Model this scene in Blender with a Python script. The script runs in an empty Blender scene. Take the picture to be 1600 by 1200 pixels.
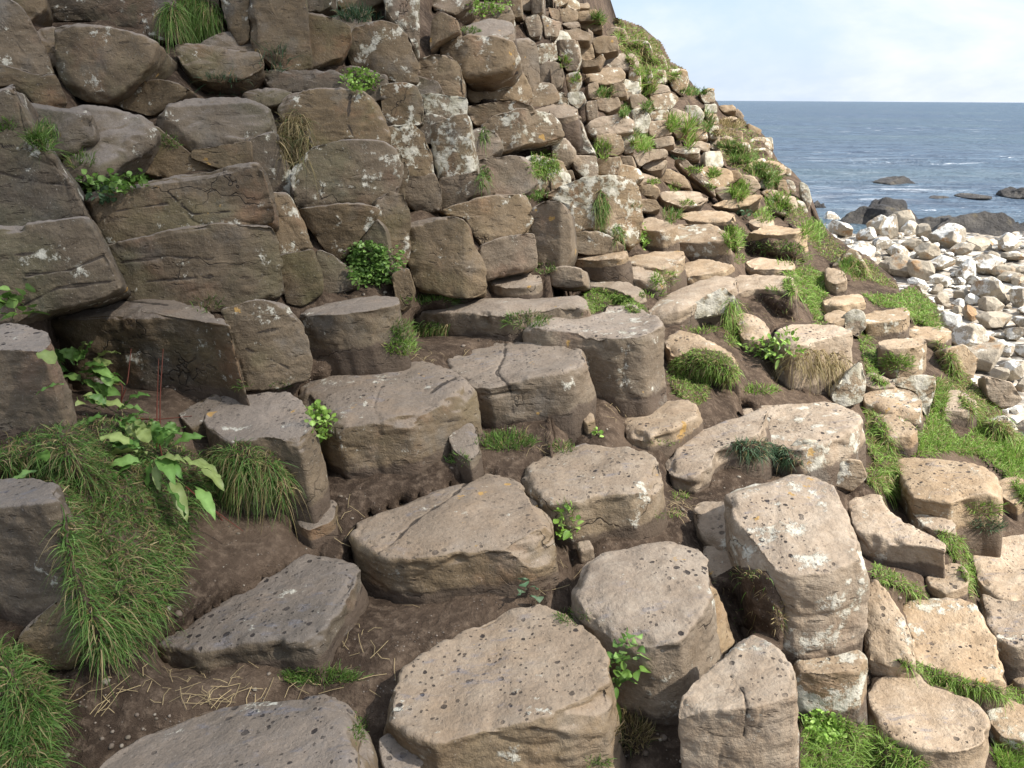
import bpy, math, random
import numpy as np
from mathutils import Vector, Matrix, Euler
from mathutils.bvhtree import BVHTree
C = bpy.context.scene.collection
rnd = random.Random(7)
rng = np.random.default_rng(11)
# ------------------------------------------------------------------ camera
EYE = Vector((0.0, 0.0, 5.0)); FPX = 1294.0
PITCH = math.radians(18.98)
cd = bpy.data.cameras.new('camera'); cam = bpy.data.objects.new('camera', cd); C.objects.link(cam)
cd.sensor_width = 36; cd.lens = FPX / 1600 * 36; cd.clip_start = 0.05; cd.clip_end = 60000
Rm = Euler((math.pi/2 - PITCH, 0, 0)).to_matrix() @ Matrix.Rotation(math.radians(0.35), 3, 'Z')
cam.matrix_world = Matrix.Translation(EYE) @ Rm.to_4x4()
bpy.context.scene.camera = cam
RN = np.array([list(r) for r in Rm]); EN = np.array(EYE)
def rays(xy):
    """pixel (1600 x 1200 photograph) -> world vector of unit depth"""
    xy = np.atleast_2d(np.asarray(xy, float))
    v = np.stack([(xy[:,0]-800)/FPX, (600-xy[:,1])/FPX, -np.ones(len(xy))], 1)
    return v @ RN.T
def pt(x, y, d): return EN + rays([(x, y)])[0] * d
def px_of(p):
    q = (np.atleast_2d(p) - EN) @ RN
    d = -q[:,2]
    return np.stack([800 + q[:,0]/d*FPX, 600 - q[:,1]/d*FPX], 1), d
# ------------------------------------------------------------------ depth of the hillside
CP = [(-400,1400,1.7),(0,1400,1.75),(800,1400,1.9),(1600,1400,2.3),(2000,1400,2.6),
 (0,1200,2.0),(400,1200,2.1),(800,1200,2.15),(1200,1200,2.3),(1600,1200,2.75),
 (-300,1000,1.95),(0,1000,2.1),(300,1000,2.3),(700,1000,2.45),(1000,1000,2.5),(1300,1000,2.8),(1600,1000,3.2),(2000,1000,3.8),
 (-300,800,2.1),(0,800,2.3),(300,800,2.7),(500,800,2.85),(900,800,2.95),(1200,800,3.3),(1600,800,4.1),
 (0,620,2.5),(300,620,3.0),(700,620,3.4),(1000,620,3.75),(1300,620,4.5),(1500,620,5.3),(1650,640,5.6),
 (-300,450,2.6),(0,450,2.9),(300,450,3.3),(600,450,3.85),(800,450,4.3),(1000,450,4.9),(1200,450,6.0),(1400,450,7.4),
 (0,300,3.2),(300,300,3.7),(600,300,4.4),(800,300,5.2),(1000,300,6.4),(1150,300,8.6),(1250,300,11.),
 (0,200,3.5),(300,200,4.1),(600,200,4.9),(800,200,6.0),(1000,200,8.6),(1100,200,11.),(1180,210,13.5),
 (-300,100,3.4),(0,100,3.9),(300,100,4.5),(600,100,5.3),(800,100,6.7),(950,100,9.5),(1040,100,12.5),
 (0,0,4.3),(300,0,5.0),(600,0,5.9),(800,0,8.0),(900,0,11.),
 (-300,-200,4.2),(0,-200,5.2),(600,-200,7.3),(900,-200,14.)]
cp = np.array(CP); cpx = cp[:,:2]/1000; cpv = np.log(cp[:,2])
def tps(r): return np.where(r > 1e-9, r*r*np.log(np.maximum(r,1e-9)), 0)
def _solve():
    n = len(cpx); K = tps(np.linalg.norm(cpx[:,None]-cpx[None], axis=2)) + np.eye(n)*2e-3
    P = np.hstack([np.ones((n,1)), cpx]); A = np.zeros((n+3,n+3)); A[:n,:n]=K; A[:n,n:]=P; A[n:,:n]=P.T
    return np.linalg.solve(A, np.concatenate([cpv, np.zeros(3)]))
W = _solve()
def D(x, y):
    q = np.stack([np.asarray(x,float).ravel(), np.asarray(y,float).ravel()], 1)/1000
    r = tps(np.linalg.norm(q[:,None]-cpx[None], axis=2))
    v = r @ W[:-3] + W[-3] + q @ W[-2:]
    return np.exp(np.clip(v, math.log(1.2), math.log(22))).reshape(np.shape(x))
# ------------------------------------------------------------------ noise
def _h(ix, iy, iz):
    n = (ix*374761393 + iy*668265263 + iz*2147483647*3 + iz*1274126177) & 0xffffffff
    n = ((n ^ (n >> 13)) * 1274126177) & 0xffffffff
    n = ((n ^ (n >> 16)) * 2246822519) & 0xffffffff
    return ((n ^ (n >> 15)) & 0xffffff) / float(0xffffff)
def vnoise(p):
    i = np.floor(p).astype(np.int64); f = p - i; f = f*f*f*(f*(f*6-15)+10)
    r = 0
    for a in (0,1):
        wx = f[:,0] if a else 1-f[:,0]
        for b in (0,1):
            wy = f[:,1] if b else 1-f[:,1]
            for c in (0,1):
                wz = f[:,2] if c else 1-f[:,2]
                r = r + wx*wy*wz*_h(i[:,0]+a, i[:,1]+b, i[:,2]+c)
    return r*2-1
def fbm(p, o=3, g=0.5):
    s = 0; a = 1; t = 0
    for k in range(o):
        s = s + a*vnoise(p*(2.03**k)+k*17.3); t += a; a *= g
    return s/t
# ------------------------------------------------------------------ mesh helpers
def tag(o, label=None, cat=None, group=None, kind=None):
    if label: o['label'] = label
    if cat: o['category'] = cat
    if group: o['group'] = group
    if kind: o['kind'] = kind
    return o
def mesh_np(name, V, loops, starts, mat, smooth=True, col=None):
    m = bpy.data.meshes.new(name)
    m.vertices.add(len(V)); m.vertices.foreach_set('co', np.asarray(V, np.float32).ravel())
    m.loops.add(len(loops)); m.loops.foreach_set('vertex_index', np.asarray(loops, np.int32))
    m.polygons.add(len(starts)); m.polygons.foreach_set('loop_start', np.asarray(starts, np.int32))
    if smooth: m.polygons.foreach_set('use_smooth', np.ones(len(starts), bool))
    m.update(calc_edges=True)
    if col is not None:
        ca = m.color_attributes.new('Col', 'FLOAT_COLOR', 'POINT')
        cc = np.ones((len(V),4), np.float32); cc[:,:3] = col; ca.data.foreach_set('color', cc.ravel())
    m.materials.append(mat)
    return m
def obj(name, m, parent=None, loc=None):
    o = bpy.data.objects.new(name, m); C.objects.link(o)
    if parent: o.parent = parent
    return o
def centred(name, V, loops, starts, mat, col=None, parent=None, smooth=True):
    c = np.array([V[:,0].mean(), V[:,1].mean(), V[:,2].min()])
    m = mesh_np(name, V-c, loops, starts, mat, smooth, col)
    o = obj(name, m, parent)
    if parent: o.location = Vector(c) - parent.location
    else: o.location = c
    return o
def grid_topology(R, N, wrap=True, cap0=None, cap1=None):
    """R rings of N verts -> loops, starts; caps: index of the extra centre vertex"""
    k = np.arange(N if wrap else N-1); k2 = (k+1) % N
    q = []
    for r in range(R-1):
        q.append(np.stack([r*N+k, (r+1)*N+k, (r+1)*N+k2, r*N+k2], 1))
    q = np.concatenate(q); loops = q.ravel(); starts = np.arange(len(q))*4
    for cap, ring, flip in ((cap0, 0, 0), (cap1, R-1, 1)):
        if cap is None: continue
        t = np.stack([np.full(N, cap), ring*N+k, ring*N+k2], 1)
        if flip: t = t[:, ::-1]
        starts = np.concatenate([starts, len(loops) + np.arange(N)*3]); loops = np.concatenate([loops, t.ravel()])
    return loops, starts
def vnormals(G):
    """G (R,N,3) grid wrapping in N -> normals"""
    du = np.roll(G,-1,1) - np.roll(G,1,1)
    dv = np.gradient(G, axis=0)
    n = np.cross(dv, du); l = np.linalg.norm(n, axis=2, keepdims=True)
    return n/np.maximum(l,1e-9)
AX = np.array([-0.13, 0.03, 1.0]); AX /= np.linalg.norm(AX)   # the columns lean a little towards the left
ALLV = []; ALLF = []; NV = [0]
GV = []; GF = []; NG = [0]
def remember_ground(V, loops, starts):
    st = np.append(starts, len(loops)); n = np.diff(st)
    for k in (3, 4):
        s = st[:-1][n == k]
        if len(s): GF.extend(map(tuple, (np.stack([loops[s+j] for j in range(k)], 1) + NG[0]).tolist()))
    GV.append(V); NG[0] += len(V)
def remember(V, loops, starts, step=1):
    """triangulated copy for ray casts"""
    st = np.append(starts, len(loops)); n = np.diff(st)
    for k in (3, 4):
        s = st[:-1][n == k]
        if len(s): 
            f = np.stack([loops[s+j] for j in range(k)], 1) + NV[0]
            ALLF.extend(map(tuple, f.tolist()))
    ALLV.append(V); NV[0] += len(V)
def ring_resample(P, rounding, spacing):
    """closed 2D polygon -> rounded, evenly spaced"""
    for w in rounding:
        Q = []
        n = len(P)
        for i in range(n):
            a, b = P[i], P[(i+1) % n]
            Q += [a*(1-w)+b*w, a*w+b*(1-w)]
        P = np.array(Q)
    E = np.roll(P,-1,0)-P; L = np.linalg.norm(E,axis=1); T = np.concatenate([[0],np.cumsum(L)])
    N = int(np.clip(T[-1]/spacing, 28, 260)); s = np.linspace(0, T[-1], N, endpoint=False)
    PP = np.vstack([P, P[:1]])
    return np.stack([np.interp(s, T, PP[:,0]), np.interp(s, T, PP[:,1])], 1), T[-1]
rock_list = []
def rock(kind, poly, foot=None, name='basalt_column', lichen=.25, tint=0., warm=None, ridge=None, d=None, L=None, r=None,
         yaw=None, tilt=None, dome=None, flare=None, clips=None, rough=1., k=None, label=None, pits=None, back=None, push=0., cat=None, group=None, moss=0., cracks=None):
    poly = np.array(poly, float); poly = poly.mean(0) + (poly-poly.mean(0))*(1.075 if kind == 'F' else 1.05); seed = len(rock_list)*7+3; R_ = random.Random(seed)
    i = int(np.argmax(poly[:,1])); xf, yt = poly[i]; yf = yt if foot is None else foot
    cxp = poly[:,0].mean(); wpx = np.ptp(poly[:,0]); hpx = np.ptp(poly[:,1])
    if kind == 'T': xa = .5*xf+.5*cxp
    else: xa = xf
    if d is None: d = float(D(np.array([xa]), np.array([yf]))[0]) + push
    B = pt(xa, yf, d)
    if kind == 'T':
        # the riser stands on B: find the depth of the front edge above it
        rr = rays([(xf + (xa-xf), yt)])[0]
        # minimise |EN + t rr - (B + h AX)|
        M = np.stack([rr, -AX], 1); t, h = np.linalg.lstsq(M, B-EN, rcond=None)[0]
        P0 = EN + rr*t; w3 = wpx*t/FPX
        n0 = AX + np.array([R_.uniform(-.06,.06), R_.uniform(-.06,.04), 0])
        if tilt is not None: n0 = n0 + np.array(tilt)
        rp = rays(poly); toc = -rays([(cxp, yt)])[0]; toc /= np.linalg.norm(toc)
        q = 0.
        while True:
            n = n0 + toc*q; n /= np.linalg.norm(n)
            den = rp @ n; dep = ((P0-EN) @ n)/np.where(np.abs(den) < 1e-5, -1e-5, den)
            ok = np.all(dep > 0) and (dep.max()-dep.min() < (k or 1.15)*w3)
            if ok or q > 6: break
            q += .05
        ext = -AX
        Lv = max(h, .04)
        Ln = (L if L else Lv + .22)
    else:
        t = d
        yw = math.radians(yaw if yaw is not None else R_.uniform(-22, 22))
        n = np.array([math.sin(yw), -math.cos(yw), .16 if tilt is None else tilt]); n /= np.linalg.norm(n)
        P0 = B; rp = rays(poly); den = rp @ n; dep = ((P0-EN) @ n)/den
        w3 = wpx*t/FPX
        ext = rays([(cxp, poly[:,1].mean())])[0]; ext /= np.linalg.norm(ext)
        ext = ext*.8 - n*.5 + np.array([0,0,-.12]); ext /= np.linalg.norm(ext)
        Ln = L if L else max(.3, min(.6, w3)); Lv = Ln*.5
    P3 = EN + rp*dep[:,None]; c3 = P3.mean(0)
    u = np.cross([0,0,1.], n) if kind == 'F' else np.cross(n, [0,1.,0]); u /= np.linalg.norm(u); v = np.cross(n, u)
    P2 = np.stack([(P3-c3) @ u, (P3-c3) @ v], 1)
    area = .5*np.sum(P2[:,0]*np.roll(P2[:,1],-1)-P2[:,1]*np.roll(P2[:,0],-1))
    if area < 0: P2 = P2[::-1]; P3 = P3[::-1]
    size = math.sqrt(abs(area)) + 1e-6
    sp = 3.6*t/FPX
    if max(wpx, hpx) < 70: sp = 2.8*t/FPX
    if cracks: sp = 2.4*t/FPX
    ring, per = ring_resample(P2, ((.10, .22) if kind == 'F' else (.12, .25)), sp)
    rad = np.linalg.norm(ring, axis=1)
    N = len(ring)
    rr_ = (r if r is not None else (R_.uniform(.020,.042) if kind == 'T' else R_.uniform(.016,.034))) * size
    m = max(5, int(.5*size/sp*.8)); m = min(m, 60)
    sc = []; hh = []; nd = []
    dm = (dome if dome is not None else R_.uniform(-.02,.04)) * size
    rows = []
    base3 = lambda r2: c3 + r2[:,0:1]*u + r2[:,1:2]*v
    inner = 1 - rr_/np.maximum(rad, rr_*1.2)
    for s in np.linspace(.06, 1, m):
        q2 = ring*(inner*s)[:,None]
        rows.append(base3(q2) + n*(dm*(1-s*s)))
    nb = 5
    for j in range(1, nb+1):
        th = j/nb*math.pi/2
        f = inner + (1-inner)*math.sin(th)
        rows.append(base3(ring*f[:,None]) - n*(rr_*(1-math.cos(th))))
    # sides
    b3 = base3(ring) - n*rr_
    nr = int(np.clip((Lv*1.15)/sp*.75, 5, 80)); fl = flare if flare is not None else R_.uniform(-.02,.05)
    Ls = np.concatenate([np.linspace(0, Lv, nr+1)[1:], [Lv+.03, max(Ln, Lv+.12)]])
    for s in Ls:
        f = 1 + fl*s/max(size,.1) + .02*math.sin(s*9+seed)
        rows.append(c3 + (b3-c3)*f + ext*s)
    G = np.array(rows); Rn = len(rows)
    # broken facets: cut with random planes
    V = G.reshape(-1,3)
    nc = clips if clips is not None else R_.randint(2, 4)
    lo = c3
    for j in range(nc):
        a = R_.uniform(0, 2*math.pi); el = R_.uniform(.4, 1.15)
        pn = (u*math.cos(a)+v*math.sin(a))*math.cos(el) + n*math.sin(el)
        s = (V-lo) @ pn
        sup = np.max(s[:(m+nb)*N]); cut = sup - size*R_.uniform(.01,.08)
        ex = np.maximum(s-cut, 0)
        V = V - ex[:,None]*pn*.92
    G = V.reshape(Rn, N, 3)
    if ridge:   # (pixel x of the arris, amount)
        for rx, amt in (ridge if isinstance(ridge, list) else [ridge]):
            pr, _ = px_of(V); x0, x1 = poly[:,0].min(), poly[:,0].max()
            fx = np.where(pr[:,0] < rx, (rx-pr[:,0])/max(rx-x0,1), (pr[:,0]-rx)/max(x1-rx,1))
            dr = n if kind == 'F' else -np.array([0,1.,0])
            V = G.reshape(-1,3) + np.outer((1-np.clip(fx,0,1))*amt*size, dr)
            G = V.reshape(Rn, N, 3)
    # weathering
    nm = vnormals(G).reshape(-1,3); V = G.reshape(-1,3)
    if np.mean(np.sum(nm.reshape(Rn,N,3)[m-1]*n, axis=1)) < 0: nm = -nm
    off = np.array([R_.uniform(0,50) for _ in range(3)])
    up = np.clip(nm @ AX, 0, 1)
    S = V/size
    a1 = fbm(S*1.7+off, 3)*.048
    a2 = fbm(S*6+off*2, 4)*.026
    along = (V @ AX)[:,None]*AX
    q = (V-along)*4 + along*15 + off
    st = fbm(q, 3); a3 = -(np.clip(1-np.abs(st)*6, 0, 1)**1.5)*.015*(1-up)**1.2*np.clip(fbm(V*3.1+off,2)*3+.25,0,1)
    a3 += fbm((V-along)*9+along*34+off, 2)*.005*(1-up)
    # one or two long cracks
    cr = fbm(S*1.3+off*3, 2); a4 = -(np.clip(1-np.abs(cr)*22, 0, 1))*.012
    disp = (a1+a2*(1-.45*up))*size + (a3+a4*(1-.4*up))*min(size,.45)
    rim = np.zeros(Rn); rim[m-2:m+nb+3] = 1.; disp = disp + (fbm(S*15+off, 2)*.014 - np.clip(fbm(S*4.5+off*1.7, 2)-.18, 0, 1)*.09)*np.repeat(rim, N)*size
    V = V + nm*(disp*rough)[:,None]
    colr = np.zeros((len(V)+2, 3)); dr_ = np.zeros(Rn)
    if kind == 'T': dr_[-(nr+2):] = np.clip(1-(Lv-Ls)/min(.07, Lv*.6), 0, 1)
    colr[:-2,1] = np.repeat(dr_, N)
    if cracks:
        pv_, _ = px_of(V); dm_ = np.full(len(V), 1e9)
        wob = fbm(V*22+off, 2)*5
        for pl_ in cracks:
            for a_, b_ in zip(pl_[:-1], pl_[1:]):
                a_ = np.array(a_); e_ = np.array(b_)-a_; tq = np.clip(((pv_-a_)@e_)/(e_@e_), 0, 1)
                dm_ = np.minimum(dm_, np.linalg.norm(pv_-a_-tq[:,None]*e_, axis=1))
        ck = np.clip(1-np.abs(dm_+wob*.6)/2.6, 0, 1)*np.clip(1-(dm_-8)/4,0,1)
        V = V - nm*(ck*.005)[:,None]; colr[:-2,0] = ck
    # top and bottom centres
    c0 = V[:N].mean(0); c1 = V[-N:].mean(0)
    loops, starts = grid_topology(Rn, N, True, Rn*N, Rn*N+1)
    lg, sg = grid_topology(Rn-2, N, True, (Rn-2)*N, None); remember_ground(np.vstack([V[:(Rn-2)*N], c0]), lg, sg)
    V = np.vstack([V, c0, c1])
    remember(V, loops, starts)
    o = centred(name, V, loops, starts, M_ROCK, colr)
    if warm is None:
        warm = float(np.clip((cxp-540)/640, 0, 1))  # stones paler and tanner to the right; partly sunlit brightness put into colour
    if cxp < 620: lichen = lichen*.6
    pv = pits if pits is not None else (1. if kind == 'T' and yt > 520 else .25)
    o.color = (lichen, warm, pv, moss if moss else (.6 if cxp < 700 and kind == 'F' else .25))
    info = dict(o=o, label=label, cx=cxp, cy=poly[:,1].mean(), w=wpx, h=hpx, kind=kind, lichen=lichen, warm=warm, foot=yf, cat=cat, group=group, name=name)
    rock_list.append(info)
    return o
def T(poly, foot, **k): return rock('T', poly, foot, **k)
def F(poly, **k): return rock('F', poly, **k)
# ------------------------------------------------------------------ materials
def newmat(name):
    m = bpy.data.materials.new(name); m.use_nodes = True
    nt = m.node_tree; nt.nodes.clear()
    return m, nt
class NT:
    def __init__(s, nt): s.nt = nt; s.n = nt.nodes; s.l = nt.links
    def new(s, t, **kw):
        nd = s.n.new(t)
        for k_, v_ in kw.items():
            if k_.startswith('i_'):
                key = k_[2:]
                key = int(key) if key.isdigit() else key.replace('_',' ')
                s.put(nd.inputs[key], v_)
            else: setattr(nd, k_, v_)
        return nd
    def put(s, sock, v):
        if isinstance(v, bpy.types.NodeSocket): s.l.new(v, sock)
        else: sock.default_value = v
    def noise(s, vec, scale, detail=4, rough=.55, out='Fac', dist=0):
        nd = s.new('ShaderNodeTexNoise'); s.put(nd.inputs['Vector'], vec)
        nd.inputs['Scale'].default_value = scale; nd.inputs['Detail'].default_value = detail
        nd.inputs['Roughness'].default_value = rough; nd.inputs['Distortion'].default_value = dist
        return nd.outputs[out]
    def vor(s, vec, scale, feat='F1', out='Distance', rand=1):
        nd = s.new('ShaderNodeTexVoronoi', feature=feat); s.put(nd.inputs['Vector'], vec)
        nd.inputs['Scale'].default_value = scale; nd.inputs['Randomness'].default_value = rand
        return nd.outputs[out]
    def ramp(s, f, a, b, lo=0., hi=1.):
        nd = s.new('ShaderNodeMapRange'); nd.clamp = True; nd.interpolation_type = 'SMOOTHSTEP'
        s.put(nd.inputs[0], f); s.put(nd.inputs[1], a); s.put(nd.inputs[2], b); s.put(nd.inputs[3], lo); s.put(nd.inputs[4], hi)
        return nd.outputs[0]
    def math(s, op, a, b=0., c=0.):
        nd = s.new('ShaderNodeMath', operation=op); s.put(nd.inputs[0], a); s.put(nd.inputs[1], b); s.put(nd.inputs[2], c)
        return nd.outputs[0]
    def mix(s, f, a, b, mode='MIX'):
        nd = s.new('ShaderNodeMix', data_type='RGBA', blend_type=mode)
        s.put(nd.inputs[0], f); s.put(nd.inputs[6], a); s.put(nd.inputs[7], b); return nd.outputs[2]
    def vmul(s, v, sc):
        nd = s.new('ShaderNodeVectorMath', operation='MULTIPLY'); s.put(nd.inputs[0], v); s.put(nd.inputs[1], sc); return nd.outputs[0]
    def vadd(s, v, sc):
        nd = s.new('ShaderNodeVectorMath', operation='ADD'); s.put(nd.inputs[0], v); s.put(nd.inputs[1], sc); return nd.outputs[0]
    def finish(s, col, rough, height=None, strength=.5, dist=.01, spec=.3, trans=0.):
        b = s.new('ShaderNodeBsdfPrincipled'); s.put(b.inputs['Base Color'], col); s.put(b.inputs['Roughness'], rough)
        s.put(b.inputs['Specular IOR Level'], spec)
        if height is not None:
            bp = s.new('ShaderNodeBump'); bp.inputs['Strength'].default_value = strength; bp.inputs['Distance'].default_value = dist
            s.put(bp.inputs['Height'], height); s.l.new(bp.outputs[0], b.inputs['Normal'])
        o = s.new('ShaderNodeOutputMaterial')
        if trans:
            t = s.new('ShaderNodeBsdfTranslucent'); s.put(t.inputs[0], col)
            mx = s.new('ShaderNodeMixShader'); mx.inputs[0].default_value = trans
            s.l.new(b.outputs[0], mx.inputs[1]); s.l.new(t.outputs[0], mx.inputs[2]); s.l.new(mx.outputs[0], o.inputs[0])
        else: s.l.new(b.outputs[0], o.inputs[0])
def rgb(*c): return (c[0], c[1], c[2], 1)
def make_rock_mat():
    m, nt = newmat('weathered_basalt'); s = NT(nt)
    g = s.new('ShaderNodeNewGeometry'); P = g.outputs['Position']; Nn = g.outputs['Normal']
    oi = s.new('ShaderNodeObjectInfo'); sep = s.new('ShaderNodeSeparateColor'); s.l.new(oi.outputs['Color'], sep.inputs[0])
    lich, warm, pits = sep.outputs[0], sep.outputs[1], sep.outputs[2]; moss = oi.outputs['Alpha']; rn = oi.outputs['Random']
    Pr = s.vadd(P, s.vmul(s.new('ShaderNodeCombineXYZ', i_0=rn, i_1=rn, i_2=rn).outputs[0], (37., 19., 53.)))
    sn = s.new('ShaderNodeSeparateXYZ'); s.l.new(Nn, sn.inputs[0]); nz = sn.outputs[2]
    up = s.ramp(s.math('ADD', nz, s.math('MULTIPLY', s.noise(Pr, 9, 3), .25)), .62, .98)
    strat = s.vmul(s.vadd(Pr, s.vmul(s.noise(Pr, 2.5, 3, .5, 'Color'), (.12,.12,.12))), (1., 1., 4.5))
    big = s.noise(Pr, 2.2, 5, .6); mid = s.noise(Pr, 11, 6, .65); fine = s.noise(Pr, 70, 4, .7); st = s.noise(strat, 9, 5, .62)
    # faces: brown olive, streaked; tops: paler worn stone
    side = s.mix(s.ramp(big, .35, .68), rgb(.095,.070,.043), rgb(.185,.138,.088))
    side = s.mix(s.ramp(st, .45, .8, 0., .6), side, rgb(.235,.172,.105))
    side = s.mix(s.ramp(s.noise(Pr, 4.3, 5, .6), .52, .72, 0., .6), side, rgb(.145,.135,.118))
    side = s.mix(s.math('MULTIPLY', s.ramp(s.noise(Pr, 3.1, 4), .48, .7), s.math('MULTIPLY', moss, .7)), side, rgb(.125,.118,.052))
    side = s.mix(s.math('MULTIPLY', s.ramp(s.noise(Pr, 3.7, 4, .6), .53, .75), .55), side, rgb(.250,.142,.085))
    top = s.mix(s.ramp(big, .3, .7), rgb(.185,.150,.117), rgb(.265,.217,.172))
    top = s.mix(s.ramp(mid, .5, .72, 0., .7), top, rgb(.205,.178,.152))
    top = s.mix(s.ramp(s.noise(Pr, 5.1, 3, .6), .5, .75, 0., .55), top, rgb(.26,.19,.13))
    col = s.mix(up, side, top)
    wc = s.mix(s.ramp(mid, .35, .7), rgb(.40,.290,.185), rgb(.56,.440,.310))
    col = s.mix(s.math('MULTIPLY', warm, s.ramp(up, 0., 1., .55, .78)), col, wc)
    # every stone has its own tone
    hv = s.new('ShaderNodeHueSaturation'); s.put(hv.inputs['Color'], col); s.put(hv.inputs['Value'], s.ramp(rn, 0., 1., .87, 1.12)); s.put(hv.inputs['Saturation'], s.ramp(s.math('FRACT', s.math('MULTIPLY', rn, 7.3)), 0., 1., .93, 1.16)); col = hv.outputs[0]
    gp = s.math('MULTIPLY', s.ramp(s.noise(Pr, 1.7, 5, .62), .52, .66), s.math('SUBTRACT', 1., s.math('MULTIPLY', warm, .7)))
    col = s.mix(s.math('MULTIPLY', gp, .25), col, rgb(.080,.068,.055))
    # grain
    col = s.mix(s.ramp(fine, .3, .75, .0, .5), col, s.mix(.5, col, rgb(.03,.025,.02)), 'MIX')
    col = s.mix(s.ramp(s.noise(Pr, 130, 2, .6), .62, .78, 0., .35), col, rgb(.5,.45,.38))
    # brown blotches in the hollows and dark cracks
    vc = s.new('ShaderNodeTexVoronoi', feature='DISTANCE_TO_EDGE'); s.put(vc.inputs['Vector'], s.vadd(s.vmul(Pr,(1.,1.,2.2)), s.vmul(s.noise(Pr, 3.5, 4, .6, 'Color'), (.55,.55,.55)))); vc.inputs['Scale'].default_value = 1.7
    crack = s.math('MULTIPLY', s.math('SUBTRACT', 1., up), s.math('MULTIPLY', s.ramp(vc.outputs[0], .0, .010, 1., 0.), s.ramp(s.noise(Pr, 2.4, 2), .54, .66)))
    col = s.mix(s.math('MULTIPLY', crack, .75), col, rgb(.04,.03,.022))
    # small dark rain pits in the worn tops
    def spots(scale, r0, r1, mask):
        v = s.new('ShaderNodeTexVoronoi', feature='F1'); s.put(v.inputs['Vector'], s.vadd(Pr, s.vmul(s.noise(Pr, 45, 2, .5, 'Color'), (.012,.012,.012)))); v.inputs['Scale'].default_value = scale
        sc2 = s.new('ShaderNodeSeparateColor'); s.l.new(v.outputs['Color'], sc2.inputs[0])
        rad = s.math('MULTIPLY', s.ramp(sc2.outputs[0], mask, 1.0), r1)
        return s.ramp(s.math('SUBTRACT', v.outputs['Distance'], rad), -.03, .06, 1., 0.), 
    sp1 = spots(34, 0, .30, .40)[0]; sp2 = spots(72, 0, .34, .50)[0]
    spot = s.math('MAXIMUM', sp1, s.math('MULTIPLY', sp2, .8))
    spot = s.math('MULTIPLY', s.math('MULTIPLY', spot, s.ramp(s.math('ADD', nz, 0.), .6, .85)), s.math('MULTIPLY', s.math('MULTIPLY', pits, s.ramp(s.math('FRACT', s.math('MULTIPLY', rn, 13.7)), 0., .5, .6, 1.)), s.ramp(s.noise(Pr, 3.6, 3), .36, .56)))
    col = s.mix(s.math('MULTIPLY', spot, .93), col, rgb(.024,.018,.016))
    # bluish grey polish
    pol = s.math('MULTIPLY', s.math('MULTIPLY', s.ramp(s.noise(s.vmul(Pr,(1.,2.,1.)), 13, 5, .7), .52, .70), s.ramp(s.noise(Pr, 2.7, 2), .46, .62)), s.math('MULTIPLY', up, pits))
    col = s.mix(s.math('MULTIPLY', pol, .55), col, rgb(.150,.155,.185))
    # lichen: white crusts, a few yellow ones
    ln = s.math('ADD', s.math('MULTIPLY', s.noise(Pr, 7.5, 7, .72), .75), s.math('ADD', s.math('MULTIPLY', s.noise(Pr, 2.1, 2), .22), s.math('MULTIPLY', s.noise(Pr, 34, 3, .7), .16)))
    lt = s.math('SUBTRACT', .672, s.math('MULTIPLY', lich, .17))
    lm = s.ramp(ln, lt, s.math('ADD', lt, .05))
    lm = s.math('MULTIPLY', lm, s.ramp(fine, .25, .45, .35, 1.))
    lc = s.mix(s.ramp(s.noise(Pr, 15, 3), .4, .65), rgb(.36,.34,.25), rgb(.60,.57,.47))
    col = s.mix(s.math('MULTIPLY', lm, .80), col, lc)
    ym = s.math('MULTIPLY', s.ramp(s.noise(s.vadd(Pr,(9.,4.,2.)), 9, 4, .6), .69, .72), .8)
    col = s.mix(ym, col, rgb(.42,.25,.07))
    dirt = s.math('MULTIPLY', 1., 0.)
    ca = s.new('ShaderNodeAttribute', attribute_name='Col'); cs = s.new('ShaderNodeSeparateColor'); s.l.new(ca.outputs['Color'], cs.inputs[0])
    col = s.mix(s.ramp(cs.outputs[0], .2, .75, 0., .9), col, rgb(.040,.030,.022))
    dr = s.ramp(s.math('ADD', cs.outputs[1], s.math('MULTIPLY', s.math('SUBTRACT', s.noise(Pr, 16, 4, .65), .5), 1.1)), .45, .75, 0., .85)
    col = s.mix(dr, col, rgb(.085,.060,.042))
    # short horizontal splits and pock marks in the faces
    pk = s.noise(s.vmul(s.vadd(Pr, s.vmul(s.noise(Pr, 4, 2, .5, 'Color'), (.1,.1,.06))), (1.,1.,3.6)), 13, 3, .55)
    pk = s.math('MULTIPLY', s.ramp(pk, .64, .70), s.math('SUBTRACT', 1., up))
    col = s.mix(s.math('MULTIPLY', pk, .5), col, rgb(.045,.032,.022))
    # height
    h = s.math('ADD', s.math('MULTIPLY', mid, .6), s.math('MULTIPLY', fine, .40)); h = s.math('SUBTRACT', h, s.math('MULTIPLY', pk, .35))
    h = s.math('ADD', h, s.math('MULTIPLY', s.math('MULTIPLY', st, s.math('SUBTRACT', 1., up)), s.ramp(s.noise(Pr, 2.9, 3), .4, .65, .12, .75)))
    h = s.math('ADD', h, s.math('MULTIPLY', lm, .12)); h = s.math('SUBTRACT', h, s.math('MULTIPLY', spot, .35)); h = s.math('SUBTRACT', h, s.math('MULTIPLY', crack, .8))
    s.finish(col, s.ramp(pol, 0., 1., .82, .5), h, .75, .022, .35)
    return m
M_ROCK = make_rock_mat()
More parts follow.
